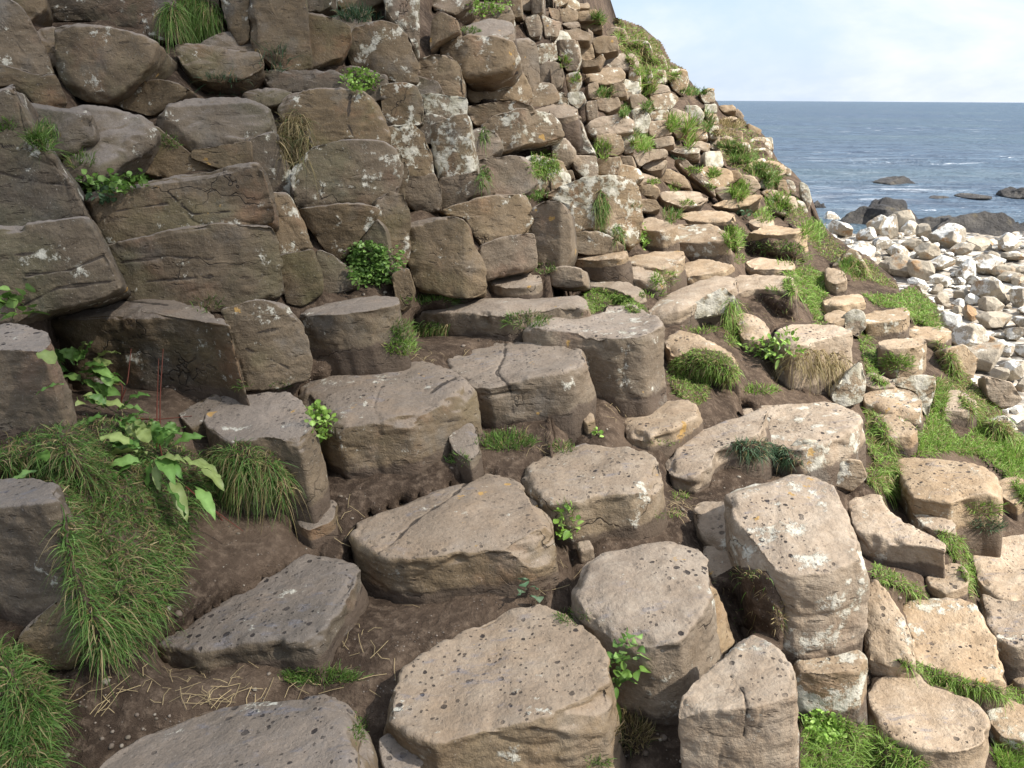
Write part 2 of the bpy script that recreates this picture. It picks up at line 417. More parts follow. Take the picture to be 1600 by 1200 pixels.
def make_boulder_mat():
    m, nt = newmat('white_crusted_stone'); s = NT(nt)
    g = s.new('ShaderNodeNewGeometry'); P = g.outputs['Position']; oi = s.new('ShaderNodeObjectInfo')
    sep = s.new('ShaderNodeSeparateColor'); s.l.new(oi.outputs['Color'], sep.inputs[0]); rn = oi.outputs['Random']
    Pr = s.vadd(P, s.vmul(s.new('ShaderNodeCombineXYZ', i_0=rn, i_1=rn, i_2=rn).outputs[0], (37., 19., 53.)))
    sn = s.new('ShaderNodeSeparateXYZ'); s.l.new(g.outputs['Normal'], sn.inputs[0])
    base = s.mix(s.ramp(s.noise(Pr, 1.1, 4), .35, .65), rgb(.32,.275,.21), rgb(.48,.41,.31))
    base = s.mix(s.ramp(s.noise(Pr, 2.3, 4), .55, .68), base, rgb(.40,.25,.13))
    base = s.mix(s.ramp(s.noise(Pr, 14, 5, .7), .4, .75, 0., .5), base, rgb(.16,.14,.115))
    ln = s.math('ADD', s.math('MULTIPLY', s.noise(Pr, 2.6, 8, .74), .8), s.math('MULTIPLY', sn.outputs[2], .05))
    th = s.math('SUBTRACT', .575, s.math('MULTIPLY', sep.outputs[0], .20))
    lm = s.ramp(ln, th, s.math('ADD', th, .05))
    col = s.mix(s.math('MULTIPLY', lm, .94), base, s.mix(s.noise(Pr, 30, 3), rgb(.66,.64,.57), rgb(.86,.84,.78)))
    h = s.math('ADD', s.noise(Pr, 6, 7, .7), s.math('MULTIPLY', lm, .1))
    s.finish(col, .85, h, .8, .09, .25)
    return m
M_BOULDER = make_boulder_mat()
def make_soil():
    m, nt = newmat('bare_earth'); s = NT(nt)
    g = s.new('ShaderNodeNewGeometry'); P = g.outputs['Position']
    a = s.noise(P, 3.5, 5, .6); b = s.noise(P, 28, 6, .7); c = s.vor(P, 55)
    col = s.mix(s.ramp(a, .35, .68), rgb(.048,.033,.023), rgb(.125,.088,.061))
    col = s.mix(s.ramp(b, .45, .75, 0., .7), col, rgb(.21,.155,.11))
    peb = s.math('MULTIPLY', s.ramp(c, .12, .2, 1., 0.), s.ramp(s.noise(P, 8, 2), .5, .62))
    col = s.mix(s.math('MULTIPLY', peb, .6), col, rgb(.33,.28,.23))
    h = s.math('ADD', b, s.math('MULTIPLY', peb, .35)); h = s.math('ADD', h, s.math('MULTIPLY', s.noise(P, 110, 3, .7), .25))
    s.finish(col, .95, h, .9, .025, .12)
    return m
M_SOIL = make_soil()
def make_leaf(name, tr=.3, rough=.5):
    m, nt = newmat(name); s = NT(nt)
    a = s.new('ShaderNodeAttribute', attribute_name='Col')
    g = s.new('ShaderNodeNewGeometry')
    col = s.mix(s.ramp(s.noise(g.outputs['Position'], 60, 3), .35, .7, 0., .35), a.outputs['Color'], s.mix(.5, a.outputs['Color'], rgb(.03,.05,.01)))
    s.finish(col, rough, None, spec=.3, trans=tr)
    return m
M_GRASS = make_leaf('grass_blade', .35, .55); M_LEAF = make_leaf('green_leaf', .25, .42); M_STRAW = make_leaf('dry_stalk', .1, .8)
def make_dark():
    m, nt = newmat('wet_black_rock'); s = NT(nt); g = s.new('ShaderNodeNewGeometry'); P = g.outputs['Position']
    col = s.mix(s.ramp(s.noise(P, .8, 5, .65), .38, .66), rgb(.045,.040,.036), rgb(.110,.098,.083))
    col = s.mix(s.ramp(s.noise(P, 1.7, 5, .7), .56, .7, 0., .7), col, rgb(.20,.165,.10))
    s.finish(col, .6, s.noise(P, 4.5, 8, .72), 1., .3, .4); return m
M_DARK = make_dark()
def make_beach():
    m, nt = newmat('shore_rubble'); s = NT(nt); g = s.new('ShaderNodeNewGeometry'); P = g.outputs['Position']
    v = s.vor(P, 3.2); col = s.mix(s.ramp(s.noise(P, 5, 5), .35, .7), rgb(.20,.17,.135), rgb(.48,.42,.34))
    col = s.mix(s.ramp(s.noise(P, 2.2, 7, .7), .5, .6, 0., .8), col, rgb(.6,.58,.52))
    s.finish(col, .9, s.math('SUBTRACT', 1., v), 1., .35, .2); return m
M_BEACH = make_beach()
def make_sea():
    m, nt = newmat('sea_water'); s = NT(nt); g = s.new('ShaderNodeNewGeometry'); P = g.outputs['Position']
    Ps = s.vmul(P, (.55, 1., 1.))
    w1 = s.noise(Ps, .13, 6, .65, dist=.6); w2 = s.noise(Ps, .55, 6, .65, dist=.5); w3 = s.noise(Ps, 2.6, 4, .6)
    sx = s.new('ShaderNodeSeparateXYZ'); s.l.new(P, sx.inputs[0]); dist = sx.outputs[1]
    near = s.ramp(dist, 25., 130., 1., 0.)
    col = s.mix(s.ramp(w2, .35, .7), rgb(.022,.047,.086), rgb(.088,.142,.198))
    col = s.mix(s.ramp(s.noise(s.vmul(P,(.25,1.,1.)), .045, 4, .6), .42, .62), col, rgb(.066,.108,.138))
    # whitecaps and foam streaks
    fm = s.noise(s.vmul(P,(.45,1.,1.)), .42, 7, .74, dist=.7)
    cap = s.math('MULTIPLY', s.ramp(fm, .615, .645), s.ramp(s.noise(s.vmul(P,(.3,1.,1.)), .035, 3), .46, .58))
    stz = s.noise(s.vmul(P,(.16,1.,1.)), .60, 8, .78, dist=1.2)
    band = s.math('MULTIPLY', s.ramp(stz, .50, .66), s.ramp(s.noise(s.vmul(P,(.3,1.,1.)), .11, 3), .40, .60))
    foam = s.math('MAXIMUM', cap, s.math('MULTIPLY', band, s.math('MULTIPLY', near, .55)))
    col = s.mix(foam, col, rgb(.82,.85,.88))
    h = s.math('ADD', s.math('MULTIPLY', w1, 1.6), s.math('ADD', s.math('MULTIPLY', w2, .7), s.math('MULTIPLY', w3, .3)))
    s.finish(col, s.ramp(foam, 0., 1., .38, .8), h, .9, 1.6, .25); return m
M_SEA = make_sea()
# ------------------------------------------------------------------ the rocks, one by one
def P(s): return [tuple(map(float, q.split(','))) for q in s.split()]
def Z(bx, by, s): return [(bx+x/3.2, by+y/3.2) for x, y in P(s)]
# --- stepping columns, foreground
T(P("135,1215 190,1160 290,1112 400,1086 500,1080 540,1098 560,1135 568,1200 560,1290 150,1300"), 1480, L=.8, lichen=.05, label="big round topped column at the bottom edge beside the dark earth")
T(P("592,1103 640,1040 715,990 790,955 870,948 912,980 943,1015 950,1060 940,1098 880,1118 760,1138 680,1160 640,1140"), 1300, L=.7, lichen=.1, label="broad pitted column top with blue grey polish at the bottom centre")
T(P("592,1150 625,1132 665,1150 668,1185 640,1215 600,1200"), 1290, lichen=.05, name='basalt_fragment', label="small wedge of stone between the two bottom column tops")
T(P("895,905 912,880 958,852 1030,837 1080,845 1102,870 1112,925 1090,960 1062,998 1010,1003 955,988 912,950"), 1125, L=.5, lichen=.05, clips=5, label="cupped round column with a smooth chipped flank beside the dark hollow")
F(P("1046,1010 1065,985 1095,940 1108,905 1130,950 1146,1000 1120,1030 1085,1070 1066,1095 1052,1060"), yaw=50, tilt=.35, d=2.36, L=.3, lichen=0, r=.03, name='basalt_block', label="grey triangular broken face on the flank of the cupped column")
T(P("1098,852 1135,856 1152,872 1148,900 1118,906 1104,885"), 925, push=.05, lichen=.05, name='basalt_fragment', label="thin flat fragment joined behind the cupped column top")
T(P("1060,1108 1085,1065 1120,1032 1150,1000 1172,992 1215,1020 1238,1050 1240,1085 1180,1103 1110,1108"), 1310, L=.7, lichen=.15, cracks=[P('1142,1056 1162,1082 1168,1108 1162,1150')], label="cracked column with a long split down its face right of the cupped column")
T(P("1138,772 1165,748 1230,732 1283,737 1312,775 1330,825 1350,868 1300,885 1240,895 1195,880 1160,850 1150,810"), 1032, L=.45, lichen=.42, warm=.9, ridge=(1300,.04), push=-.05, label="tall pale tan pillar spotted with white lichen above the bottom green weeds")
T(P("1236,1032 1290,1026 1346,1014 1352,1025 1340,1045 1290,1052 1245,1050"), 1122, L=.4, lichen=.75, warm=.75, push=-.02, name='basalt_block', label="olive block with a white lichen plate, lowest drum of the pale tan pillar")
T(P("1085,790 1102,780 1140,785 1163,812 1167,842 1145,860 1112,848 1090,822"), 885, lichen=.45, label="small oval column top with white rim against the pale tan pillar")
T(P("812,745 850,715 915,697 980,697 1020,712 1037,735 1022,752 985,768 940,772 890,787 855,780"), 850, label="pitted grey column top behind and right of the central cracked column")
T(P("548,820 570,795 640,765 730,740 790,738 832,765 856,800 862,832 820,852 720,858 650,870 605,868 565,850"), 936, clips=6, L=.45, lichen=.08, cracks=[P('588,866 612,850 650,812 700,780 735,750')], label="large central column with a crack across its pitted top and a dark riser")
T(P("245,1002 330,950 400,905 468,865 530,862 560,888 545,920 515,965 490,1004 400,1002 300,1018"), 1048, k=1.6, lichen=.03, label="sloping triangular slab beside the trampled earth left of centre")
T(P("318,658 342,622 390,610 450,612 478,635 488,662 465,688 415,680 360,690"), 805, L=.4, lichen=.05, label="rounded grey column partly hidden by the hanging grass")
T(P("468,603 530,578 600,562 655,557 708,577 738,612 690,628 640,652 580,658 530,668 490,640"), 742, clips=6, lichen=.1, cracks=[P('668,618 690,600 712,590'),P('665,640 690,660 735,655')], label="wide column with sloping pitted top and broken right corner above the centre")
T(P("690,568 740,540 790,530 862,530 905,540 918,560 880,582 820,592 765,603 735,600"), 668, lichen=.05, cracks=[P('790,528 788,558 776,582 796,602 802,645')], label="wide cracked column with a shallow basin in its top above the centre")
T(P("820,506 880,492 945,488 956,468 985,475 1025,495 1031,510 1000,524 960,526 900,520 850,517"), 628, ridge=None, lichen=.25, warm=.3, label="tan column with a stepped top left of the cushion of matted turf")
T(P("643,487 700,478 760,468 830,465 907,461 914,474 850,482 790,493 735,489 690,490"), 527, lichen=.05, name='basalt_block', label="long low kerb of stone with grass at both ends above the basin column")
T(P("463,491 510,474 570,461 618,459 624,474 575,484 520,490"), 556, lichen=.05, label="short column with a pale slanting top edge below the green clover cushion")
T(P("78,497 120,470 190,452 250,453 312,474 358,510 320,498 250,492 180,492 120,499"), 632, L=.5, lichen=.3, ridge=(240,.16), k=1.0, cracks=[P('150,466 190,468 262,476')], label="big domed block behind the broad leaved dock plant")
F(P("345,487 400,470 440,478 470,508 486,560 480,592 430,603 385,607 370,560 357,512"), yaw=15, cracks=[P('385,545 420,560 450,575'),P('400,520 445,512')], label="plain brown block between the big domed block and the short column")
T(P("278,645 335,614 346,622 332,650 300,668"), 690, name='basalt_fragment', lichen=0, label="small wedge fragment tucked under the big domed block")
T(P("-60,512 30,509 72,516 80,532 66,548 0,545 -60,550"), 700, L=.5, lichen=.3, warm=0, label="lichened block at the left edge above the turf bank")
T(P("-70,752 60,746 86,756 93,776 70,788 0,792 -70,795"), 985, L=.5, warm=0, lichen=.2, label="tall square block at the left edge beside the hanging grass")
F(P("48,975 100,932 126,960 132,1012 108,1046 60,1042 30,1000"), lichen=.1, name='basalt_fragment', label="mossy stone under the turf bank at the lower left")
T(P("455,812 500,776 526,782 522,812 482,830"), 842, name='basalt_fragment', lichen=0, label="low wedge in the earth at the foot of the rounded grey column")
T(P("906,650 916,640 928,645 929,656 917,664"), 676, name='stone', r=.2, lichen=.1, label="pale fist sized stone on the earth right of the basin column")
T(P("800,830 826,826 827,842 806,846"), 858, name='stone', r=.2, lichen=0) if False else None
T(P("900,845 922,842 928,855 905,862"), 872, name='stone', r=.2, lichen=0, label="flat brown stone on the earth behind the cupped column")
T(P("700,668 740,660 752,700 735,722 705,700"), 738, name='basalt_fragment', lichen=0, push=-.02, label="broken chip against the right corner of the wide sloping column")
# --- left cliff, large faces
F(P("130,303 200,290 250,275 330,264 395,256 407,290 422,350 328,352 275,360 187,382 162,382 142,340"), yaw=5, L=.5, lichen=.3, clips=6, cracks=[P('262,300 300,335 360,330'),P('180,330 260,318')], label="broad upper block with a notch in its face above the cracked lower block")
F(P("163,386 187,384 275,362 328,354 420,354 432,400 438,455 400,472 350,484 260,480 205,470 186,450"), yaw=12, L=.5, lichen=.35, ridge=(380,.08), cracks=[P('190,410 260,400 330,405'),P('230,440 330,432')], label="broad lower block lichened on its right under the notched block")
F(P("-30,150 18,132 42,190 64,225 104,280 132,335 100,345 60,352 -40,366"), yaw=10, lichen=.35, L=.5, clips=6, cracks=[P('0,270 60,285 110,290'),P('0,230 40,226')], label="leaning block at the left edge with a white crusted corner")
F(P("-40,369 60,355 131,342 158,395 184,448 150,466 60,486 20,510 -40,500"), yaw=10, L=.5, lichen=.15, cracks=[P('30,480 90,450 184,438'),P('0,400 60,395 120,380'),P('40,430 110,422 160,400')], label="lower leaning block at the left edge with fine horizontal splits")
F(P("-70,-60 0,-12 35,16 55,50 72,85 83,111 56,114 0,98 -60,90"), yaw=30, warm=0, lichen=.1, label="smooth face in the top left corner of the cliff")
F(P("-60,95 0,102 56,118 85,115 96,145 102,166 60,168 20,132 -60,140"), yaw=30, warm=0, lichen=.1, label="narrow block under the smooth face of the top left corner")
F(P("77,42 115,37 156,44 200,52 236,66 232,95 213,120 188,141 165,155 145,154 103,144 88,108"), yaw=-5, lichen=.15, clips=7, L=.6, label="heavy overhanging block in the upper left with a tapering underside")
F(P("38,10 40,-60 250,-60 262,0 266,58 238,60 178,42 125,34 75,30"), yaw=-5, lichen=.4, push=.1, label="lichened block at the top edge resting on the overhanging block")
F(P("170,157 200,134 247,125 294,138 281,152 250,172 235,181 188,165"), lichen=.1, push=.05, label="low wedge under the right side of the overhanging block")
F(P("72,175 125,163 175,166 219,178 241,194 228,216 188,247 147,275 109,270 94,240 82,200"), tilt=1.1, yaw=15, r=.12, lichen=.15, L=.5, label="smooth lobed boulder block with a sloping top left of the small leafy patch")
F(P("241,198 266,219 300,244 345,262 281,278 243,276 203,264 155,278 190,250 226,220"), push=.18, yaw=20, lichen=.05, label="shadowed block in the gap right of the lobed block")
F(P("244,184 259,163 294,147 334,148 375,150 416,163 427,205 390,218 344,224 303,231 281,216 258,196"), tilt=.6, r=.1, clips=7, lichen=.3, label="rugged rounded block with a broken top below the upper grass tufts")
F(P("303,234 344,227 390,220 390,256 344,263 300,246"), lichen=.1, label="narrow course of stone under the rugged rounded block")
F(P("392,219 428,209 444,247 462,281 462,305 431,297 413,296 391,256"), lichen=.7, yaw=20, label="lichen speckled column piece beside the hanging dead grass")
F(P("411,298 453,304 470,338 489,388 433,397 424,352"), yaw=25, lichen=.45, label="grey column piece with white flecks above the split block")
F(P("434,401 490,391 502,432 504,458 470,478 448,472 440,440"), yaw=15, lichen=.1, label="split block at the foot of the grey column piece")
F(P("275,69 331,72 369,78 403,84 409,103 381,126 331,127 300,118 283,95"), tilt=.7, lichen=.15, label="low rounded block between two upper grass tufts")
F(P("268,60 262,-60 330,-60 345,30 352,62 330,70 285,66"), push=.15, lichen=.1, name='basalt_block', label="dark recessed block behind the uppermost grass tuft")
F(P("330,-60 388,-60 388,60 365,68 350,35"), yaw=-10, lichen=.35, label="flat faced column at the top edge right of the uppermost grass tuft")
F(P("392,-60 468,-60 475,20 486,102 440,106 402,80 392,50"), yaw=10, lichen=.3, label="tall column at the top edge above the spiky plant")
F(P("405,112 480,108 535,113 542,140 494,141 431,142"), tilt=.5, push=.05, lichen=.1, label="low ledge left of the bright green clump")
F(P("374,148 400,140 428,137 455,145 440,160 400,168"), tilt=.7, lichen=.1, label="little ledge stone between rugged block and big pale headed block")
F(P("453,148 503,141 562,144 584,156 596,178 605,205 607,226 587,224 550,219 503,225 478,231 456,200 440,170"), yaw=15, tilt=.35, clips=6, lichen=.35, L=.5, cracks=[P('547,150 543,190 555,222')], label="big pale headed block with a grey stain left of the bright green clump")
F(P("462,262 490,230 540,222 592,226 612,238 624,272 616,305 590,322 560,318 520,320 468,325 458,290"), yaw=12, lichen=.7, label="heavily lichened square block below the big pale headed block")
F(P("468,329 520,323 560,321 592,328 585,347 556,380 530,405 508,388 482,352"), yaw=12, lichen=.65, tilt=-.15, label="tapering lichened block pointing down at the green clover cushion")
F(P("541,80 550,53 562,38 594,35 620,42 634,58 647,92 651,126 631,128 603,125 575,112 553,103"), yaw=5, lichen=.75, ridge=(600,.06), label="tall headed block with white crusts below the grey green tuft")
F(P("469,20 503,20 545,40 548,60 534,88 516,92 488,103 476,62"), lichen=.15, yaw=15, label="dark squarish block between the spiky plant and the tall headed block")
F(P("473,-40 515,-40 517,8 500,17 474,16"), lichen=.2)
F(P("600,-60 652,-60 655,30 652,88 640,58 620,35 603,20"), lichen=.6, yaw=10)
F(P("594,134 631,130 650,137 659,162 662,194 637,195 606,194 598,175"), lichen=.6, yaw=10, label="squarish lichened block just right of the bright green clump")
F(P("606,198 644,196 659,207 672,235 678,271 650,274 631,272 614,238"), lichen=.65, yaw=15, label="white mottled block, second down in the column right of the bright green clump")
F(P("631,276 659,277 677,273 688,295 688,328 669,330 650,328 631,313 618,295"), lichen=.15, yaw=10, label="plain block, third down in the column right of the bright green clump")
F(P("653,94 675,86 703,88 716,99 722,125 722,151 697,148 662,144 655,125"), lichen=.5, ridge=(706,.06), label="top drum of the white patched column in the upper middle")
F(P("662,146 697,150 728,153 729,177 700,187 672,194 664,169"), lichen=.95, ridge=(710,.06), label="whitest drum with large lichen plates in the upper middle column")
F(P("671,197 700,189 729,180 735,215 743,264 715,272 684,277 676,235"), lichen=.75, ridge=(712,.06), label="tall drum with oval lichen plates, third in the upper middle column")
F(P("686,279 741,271 752,273 755,300 712,321 689,326"), lichen=.1, label="plain brown drum at the foot of the upper middle column")
F(P("683,66 700,58 737,55 775,56 797,62 803,84 791,106 766,117 725,122 714,98 690,84"), tilt=.3, r=.1, lichen=.35, ridge=(735,.15), clips=6, label="rounded overhanging boulder head near the top middle")
F(P("672,80 675,30 690,20 712,30 716,48 700,57 684,66"), lichen=.3)
T(P("716,47 744,31 775,29 802,34 804,50 775,57 737,56"), 68, lichen=.3, d=5.9)
F(P("723,125 766,117 803,111 819,120 826,138 829,156 819,162 800,156 769,158 741,161 728,142"), lichen=.4, ridge=(802,.14), label="squared block directly under the rounded overhanging boulder head")
F(P("731,167 769,160 809,158 828,166 832,177 794,180 775,186 750,196 737,190"), lichen=.15)
F(P("803,62 826,60 838,72 843,110 842,141 829,142 824,118 806,108 800,84"), lichen=.2, yaw=30)
F(P("838,70 869,68 872,92 855,97 844,104"), lichen=.8)
F(P("842,103 856,97 875,100 881,116 878,131 866,139 848,139 842,125"), lichen=.15, warm=.5, label="rounded orange tinted block high on the middle slope")
F(P("847,142 881,144 888,161 850,163"), lichen=.9)
T(P("834,172 853,162 884,162 903,168 900,179 878,184 847,182"), 194, lichen=.1, d=6.2, label="pale flat capstone on the middle upper slope")
F(P("757,196 775,181 810,174 832,176 860,178 873,190 881,212 847,223 819,226 790,236 765,236"), yaw=10, lichen=.55, ridge=(812,.25), clips=6, L=.5, label="angular block with one dark side and one pale side below the flat capstone")
F(P("765,238 819,228 847,225 880,217 893,234 890,251 880,263 840,259 800,253 770,249"), lichen=.45, ridge=(815,.1))
F(P("741,251 775,246 819,245 831,259 838,281 822,300 800,306 766,303 747,281"), lichen=.05, tilt=.4, label="plain rounded block left of the round grass tuft")
F(P("687,331 728,319 775,306 819,305 827,325 833,362 806,367 753,381 746,372 728,341 712,338"), yaw=5, lichen=.25, tilt=.25, ridge=(750,.1), label="wide upper block of the pair left of the grass balls, with pale sloping top")
F(P("753,384 791,370 833,365 838,418 800,428 758,437 750,405"), yaw=10, lichen=.1, label="square lower block of the pair left of the round grass tufts")
T(P("759,439 806,428 841,423 848,440 822,447 790,449"), 466, lichen=.0, name='basalt_fragment')
F(P("829,323 853,317 878,319 888,337 891,394 881,417 850,422 838,403"), ridge=(878,.12), lichen=.2, warm=.35, label="slim upright column left of the big lichen streaked block")
F(P("640,350 669,342 712,341 728,350 737,381 753,411 756,456 731,462 690,456 656,453 644,425 638,381"), ridge=(728,.14), yaw=0, lichen=.15, L=.45, label="squat square topped column right of the green clover cushion")
F(P("590,312 612,301 631,306 639,331 642,394 632,418 616,425 609,394 598,362 588,337"), lichen=.45, yaw=25, label="slim lichened pillar rising right beside the green clover cushion")
F(P("612,430 637,419 647,450 641,475 628,485 618,466"), lichen=.05, name='basalt_fragment', label="narrow foot stone below the slim lichened pillar")
F(P("495,391 525,402 556,428 560,446 534,455 506,458"), push=.05, lichen=.05, label="small block left beneath the green clover cushion")
F(P("588,345 602,362 608,398 614,425 560,430 545,400 562,380"), push=.05, lichen=.1, moss=.9, label="recessed mossy stone behind the green clover cushion")
F(P("620,230 640,270 632,300 640,345 615,302 608,270"), push=.1, lichen=.4)
F(P("850,307 878,292 916,280 956,278 984,282 995,297 998,330 998,372 984,385 972,376 956,368 935,357 893,362 887,338 878,318"), yaw=5, ridge=(950,.16), lichen=.6, warm=.5, L=.5, tilt=.2, label="big lichen streaked block in the middle of the slope above the paler ledges")
F(P("891,366 935,360 956,370 975,386 968,396 920,397 892,392"), lichen=.1, warm=.55)
F(P("858,420 884,416 908,420 912,446 884,450 860,446"), push=-.10, L=.25, r=.10, lichen=.1, name='basalt_fragment', label="low tan wedge at the foot of the slim upright column")
# --- pale ledges, middle
ML = [("T",Z(800,300,"265,312 300,296 560,291 585,300 540,325 440,340 330,336"),420,.05),
("T",Z(800,300,"510,332 560,312 700,300 850,294 862,325 800,368 740,380 640,372 560,350"),440,.1),
("T",Z(800,300,"430,385 500,368 640,365 705,392 762,440 700,452 600,432 490,425"),454,.05),
("T",Z(800,300,"195,448 260,426 400,420 540,440 640,472 668,505 600,520 500,482 350,465"),475,.05),
("T",P("1012,476 1034,455 1069,440 1110,430 1152,433 1148,450 1100,467 1060,488 1020,492"),508,.1),
("T",P("1120,445 1140,430 1165,426 1210,430 1238,436 1244,452 1215,454 1180,450 1150,458"),474,.05),
("F",P("1060,490 1100,466 1130,450 1146,464 1152,480 1120,492 1080,502"),None,.95),
("T",P("1163,361 1200,352 1238,352 1262,357 1240,365 1200,367"),404,.1),
("T",Z(800,300,"840,118 900,96 1060,92 1110,105 1118,128 1010,135 880,138"),354,.05),
("T",P("1036,361 1065,348 1105,350 1130,358 1143,374 1115,377 1080,379 1050,376"),404,.5),
("T",P("993,346 1020,338 1045,345 1060,353 1035,361 1005,359"),390,.1),
("T",P("1069,412 1100,405 1131,406 1148,413 1131,421 1100,428 1072,431"),443,.05),
("T",P("1163,409 1184,402 1215,403 1241,411 1237,420 1206,421 1175,420"),434,.1),
("T",P("1150,494 1162,489 1183,494 1200,510 1207,525 1190,530 1160,531"),545,.05),
("T",P("1209,518 1240,508 1287,507 1319,509 1330,519 1300,526 1262,535 1237,538"),612,.1),
("T",P("1037,531 1059,519 1081,514 1106,531 1144,550 1156,566 1120,566 1081,556 1050,556"),606,.1),
("T",P("969,648 984,631 1019,625 1059,622 1091,633 1095,645 1072,660 1047,673 1012,682 978,673"),702,.05),
("T",P("1037,716 1060,690 1090,666 1150,643 1200,638 1185,680 1120,703 1110,728 1085,746 1050,741"),772,.1),
("T",P("1148,645 1168,632 1230,625 1290,621 1330,635 1346,655 1327,673 1290,691 1250,701 1190,692 1158,684"),742,.35),
("F",P("1232,702 1250,687 1280,690 1294,708 1284,728 1258,736 1238,722"),None,1.),
("F",P("1296,742 1320,720 1345,722 1353,745 1332,767 1305,757"),None,.6),
("T",P("1350,613 1369,603 1400,604 1428,612 1440,625 1438,641 1412,646 1381,643 1353,632"),668,.5),
("T",P("1368,651 1394,646 1422,658 1433,672 1422,682 1387,683 1372,670"),706,.2),
("T",P("1350,585 1366,583 1394,593 1400,603 1366,607 1352,602"),622,.1),
("F",P("1395,594 1440,587 1461,590 1459,620 1450,652 1439,640 1430,612 1402,604"),None,.9),
("T",P("1371,532 1406,528 1440,526 1449,534 1431,542 1400,545 1376,541"),596,.2),
("T",P("1349,491 1369,483 1406,478 1421,487 1415,498 1387,502 1353,506"),530,.4),
("F",P("1317,496 1335,483 1350,488 1353,510 1340,526 1322,516"),None,1.),
("F",P("1300,612 1320,585 1345,568 1353,600 1346,627 1322,635 1303,627"),None,1.),
("T",P("1286,470 1303,461 1344,461 1351,470 1320,478 1292,477"),492,.1),
("T",P("1288,492 1305,484 1322,486 1322,497 1303,505 1290,502"),516,.1),
("T",P("1289,421 1300,415 1320,427 1323,438 1305,444 1292,438"),462,.1),
("F",P("1314,405 1330,389 1346,400 1359,425 1351,437 1330,430"),None,.4),
("T",P("1400,724 1419,713 1453,711 1506,721 1544,734 1560,753 1563,768 1534,770 1506,774 1487,782 1459,780 1428,776 1412,746"),838,.3),
("T",P("1421,795 1453,791 1481,802 1495,822 1475,830 1444,821"),850,.3),
("T",P("1327,785 1350,775 1376,776 1391,800 1431,824 1476,849 1475,860 1440,852 1400,848 1370,847 1348,838 1332,818"),894,.2),
("T",P("1447,903 1475,881 1500,881 1512,894 1511,914 1480,926 1455,916"),940,.1),
("T",P("1519,860 1545,839 1640,833 1690,900 1650,945 1560,935 1526,902"),960,.05),
("T",P("1535,927 1560,937 1650,947 1690,1000 1580,1008 1548,990 1539,960"),1046,.1),
("T",P("1350,916 1369,906 1383,925 1412,966 1425,1002 1431,1037 1390,1040 1355,1030"),1062,.1),
("T",P("1409,956 1430,935 1490,934 1526,950 1549,985 1566,1030 1571,1056 1535,1062 1470,1052 1432,1042 1424,990"),1092,.35),
("T",P("1355,1063 1369,1047 1400,1040 1428,1046 1453,1068 1484,1080 1522,1096 1541,1124 1537,1156 1500,1172 1440,1168 1380,1142 1358,1112"),1250,.1),
("T",P("1530,1086 1570,1090 1612,1108 1640,1140 1600,1156 1565,1150 1543,1120"),1190,.5),
("T",P("1575,1049 1640,1045 1660,1070 1590,1067"),1090,.1),
("T",P("1560,752 1580,742 1600,748 1620,770 1590,790 1565,775"),812,.2),
("F",P("1478,548 1508,540 1530,562 1522,590 1490,588"),None,.3),
("F",P("1540,588 1578,598 1598,625 1570,640 1545,622"),None,.2),
("F",P("1545,660 1572,650 1592,672 1576,692 1550,686"),None,.9),
("T",P("1300,412 1312,402 1330,404 1334,412 1318,418"),432,.1),
]
ML_labels = {4:"sloping tan slab ending in a white crusted corner on the middle ledges", 3:"long low tan kerb just above the bright lawn like tuft",
 13:"small tan rock left of the feathery leafed weed", 14:"pale ledge with dead grass hanging from its right end", 15:"pointed slab capped by the matted turf cushion",
 16:"flat tan paving stone set flush in the earth under the matted turf cushion", 17:"left half of the long tan slab beside the hollow of bare earth", 18:"broad right half of the long tan slab, pitted, ending at a mossy cleft",
 19:"white crusted lump in the nook behind the pale tan pillar", 33:"big pitted column top alone below the green turf on the right", 35:"low tan column with a broken stepped top beside the pale tan pillar",
 37:"large pitted tan top cut by the right edge", 40:"cracked tan column with a white right rim on the lower right", 41:"flat pitted column top lowest on the right", 39:"narrow curved slab beside the pale tan pillar foot",
 21:"tan column top with white crusted right corner above the grassy cleft", 14:"pale ledge with dead grass hanging from its right end", 28:"white upright stone at the grassy cleft", 9:"rough tan block with a pale side left of the grass strip", 0:"thin flat ledge at the foot of the big lichen streaked block"}
for i_, (kd, pl, ft, li) in enumerate(ML):
    w_ = None
    rock(kd, pl, ft, lichen=li, name='basalt_column' if kd == 'T' else 'basalt_block', label=ML_labels.get(i_))
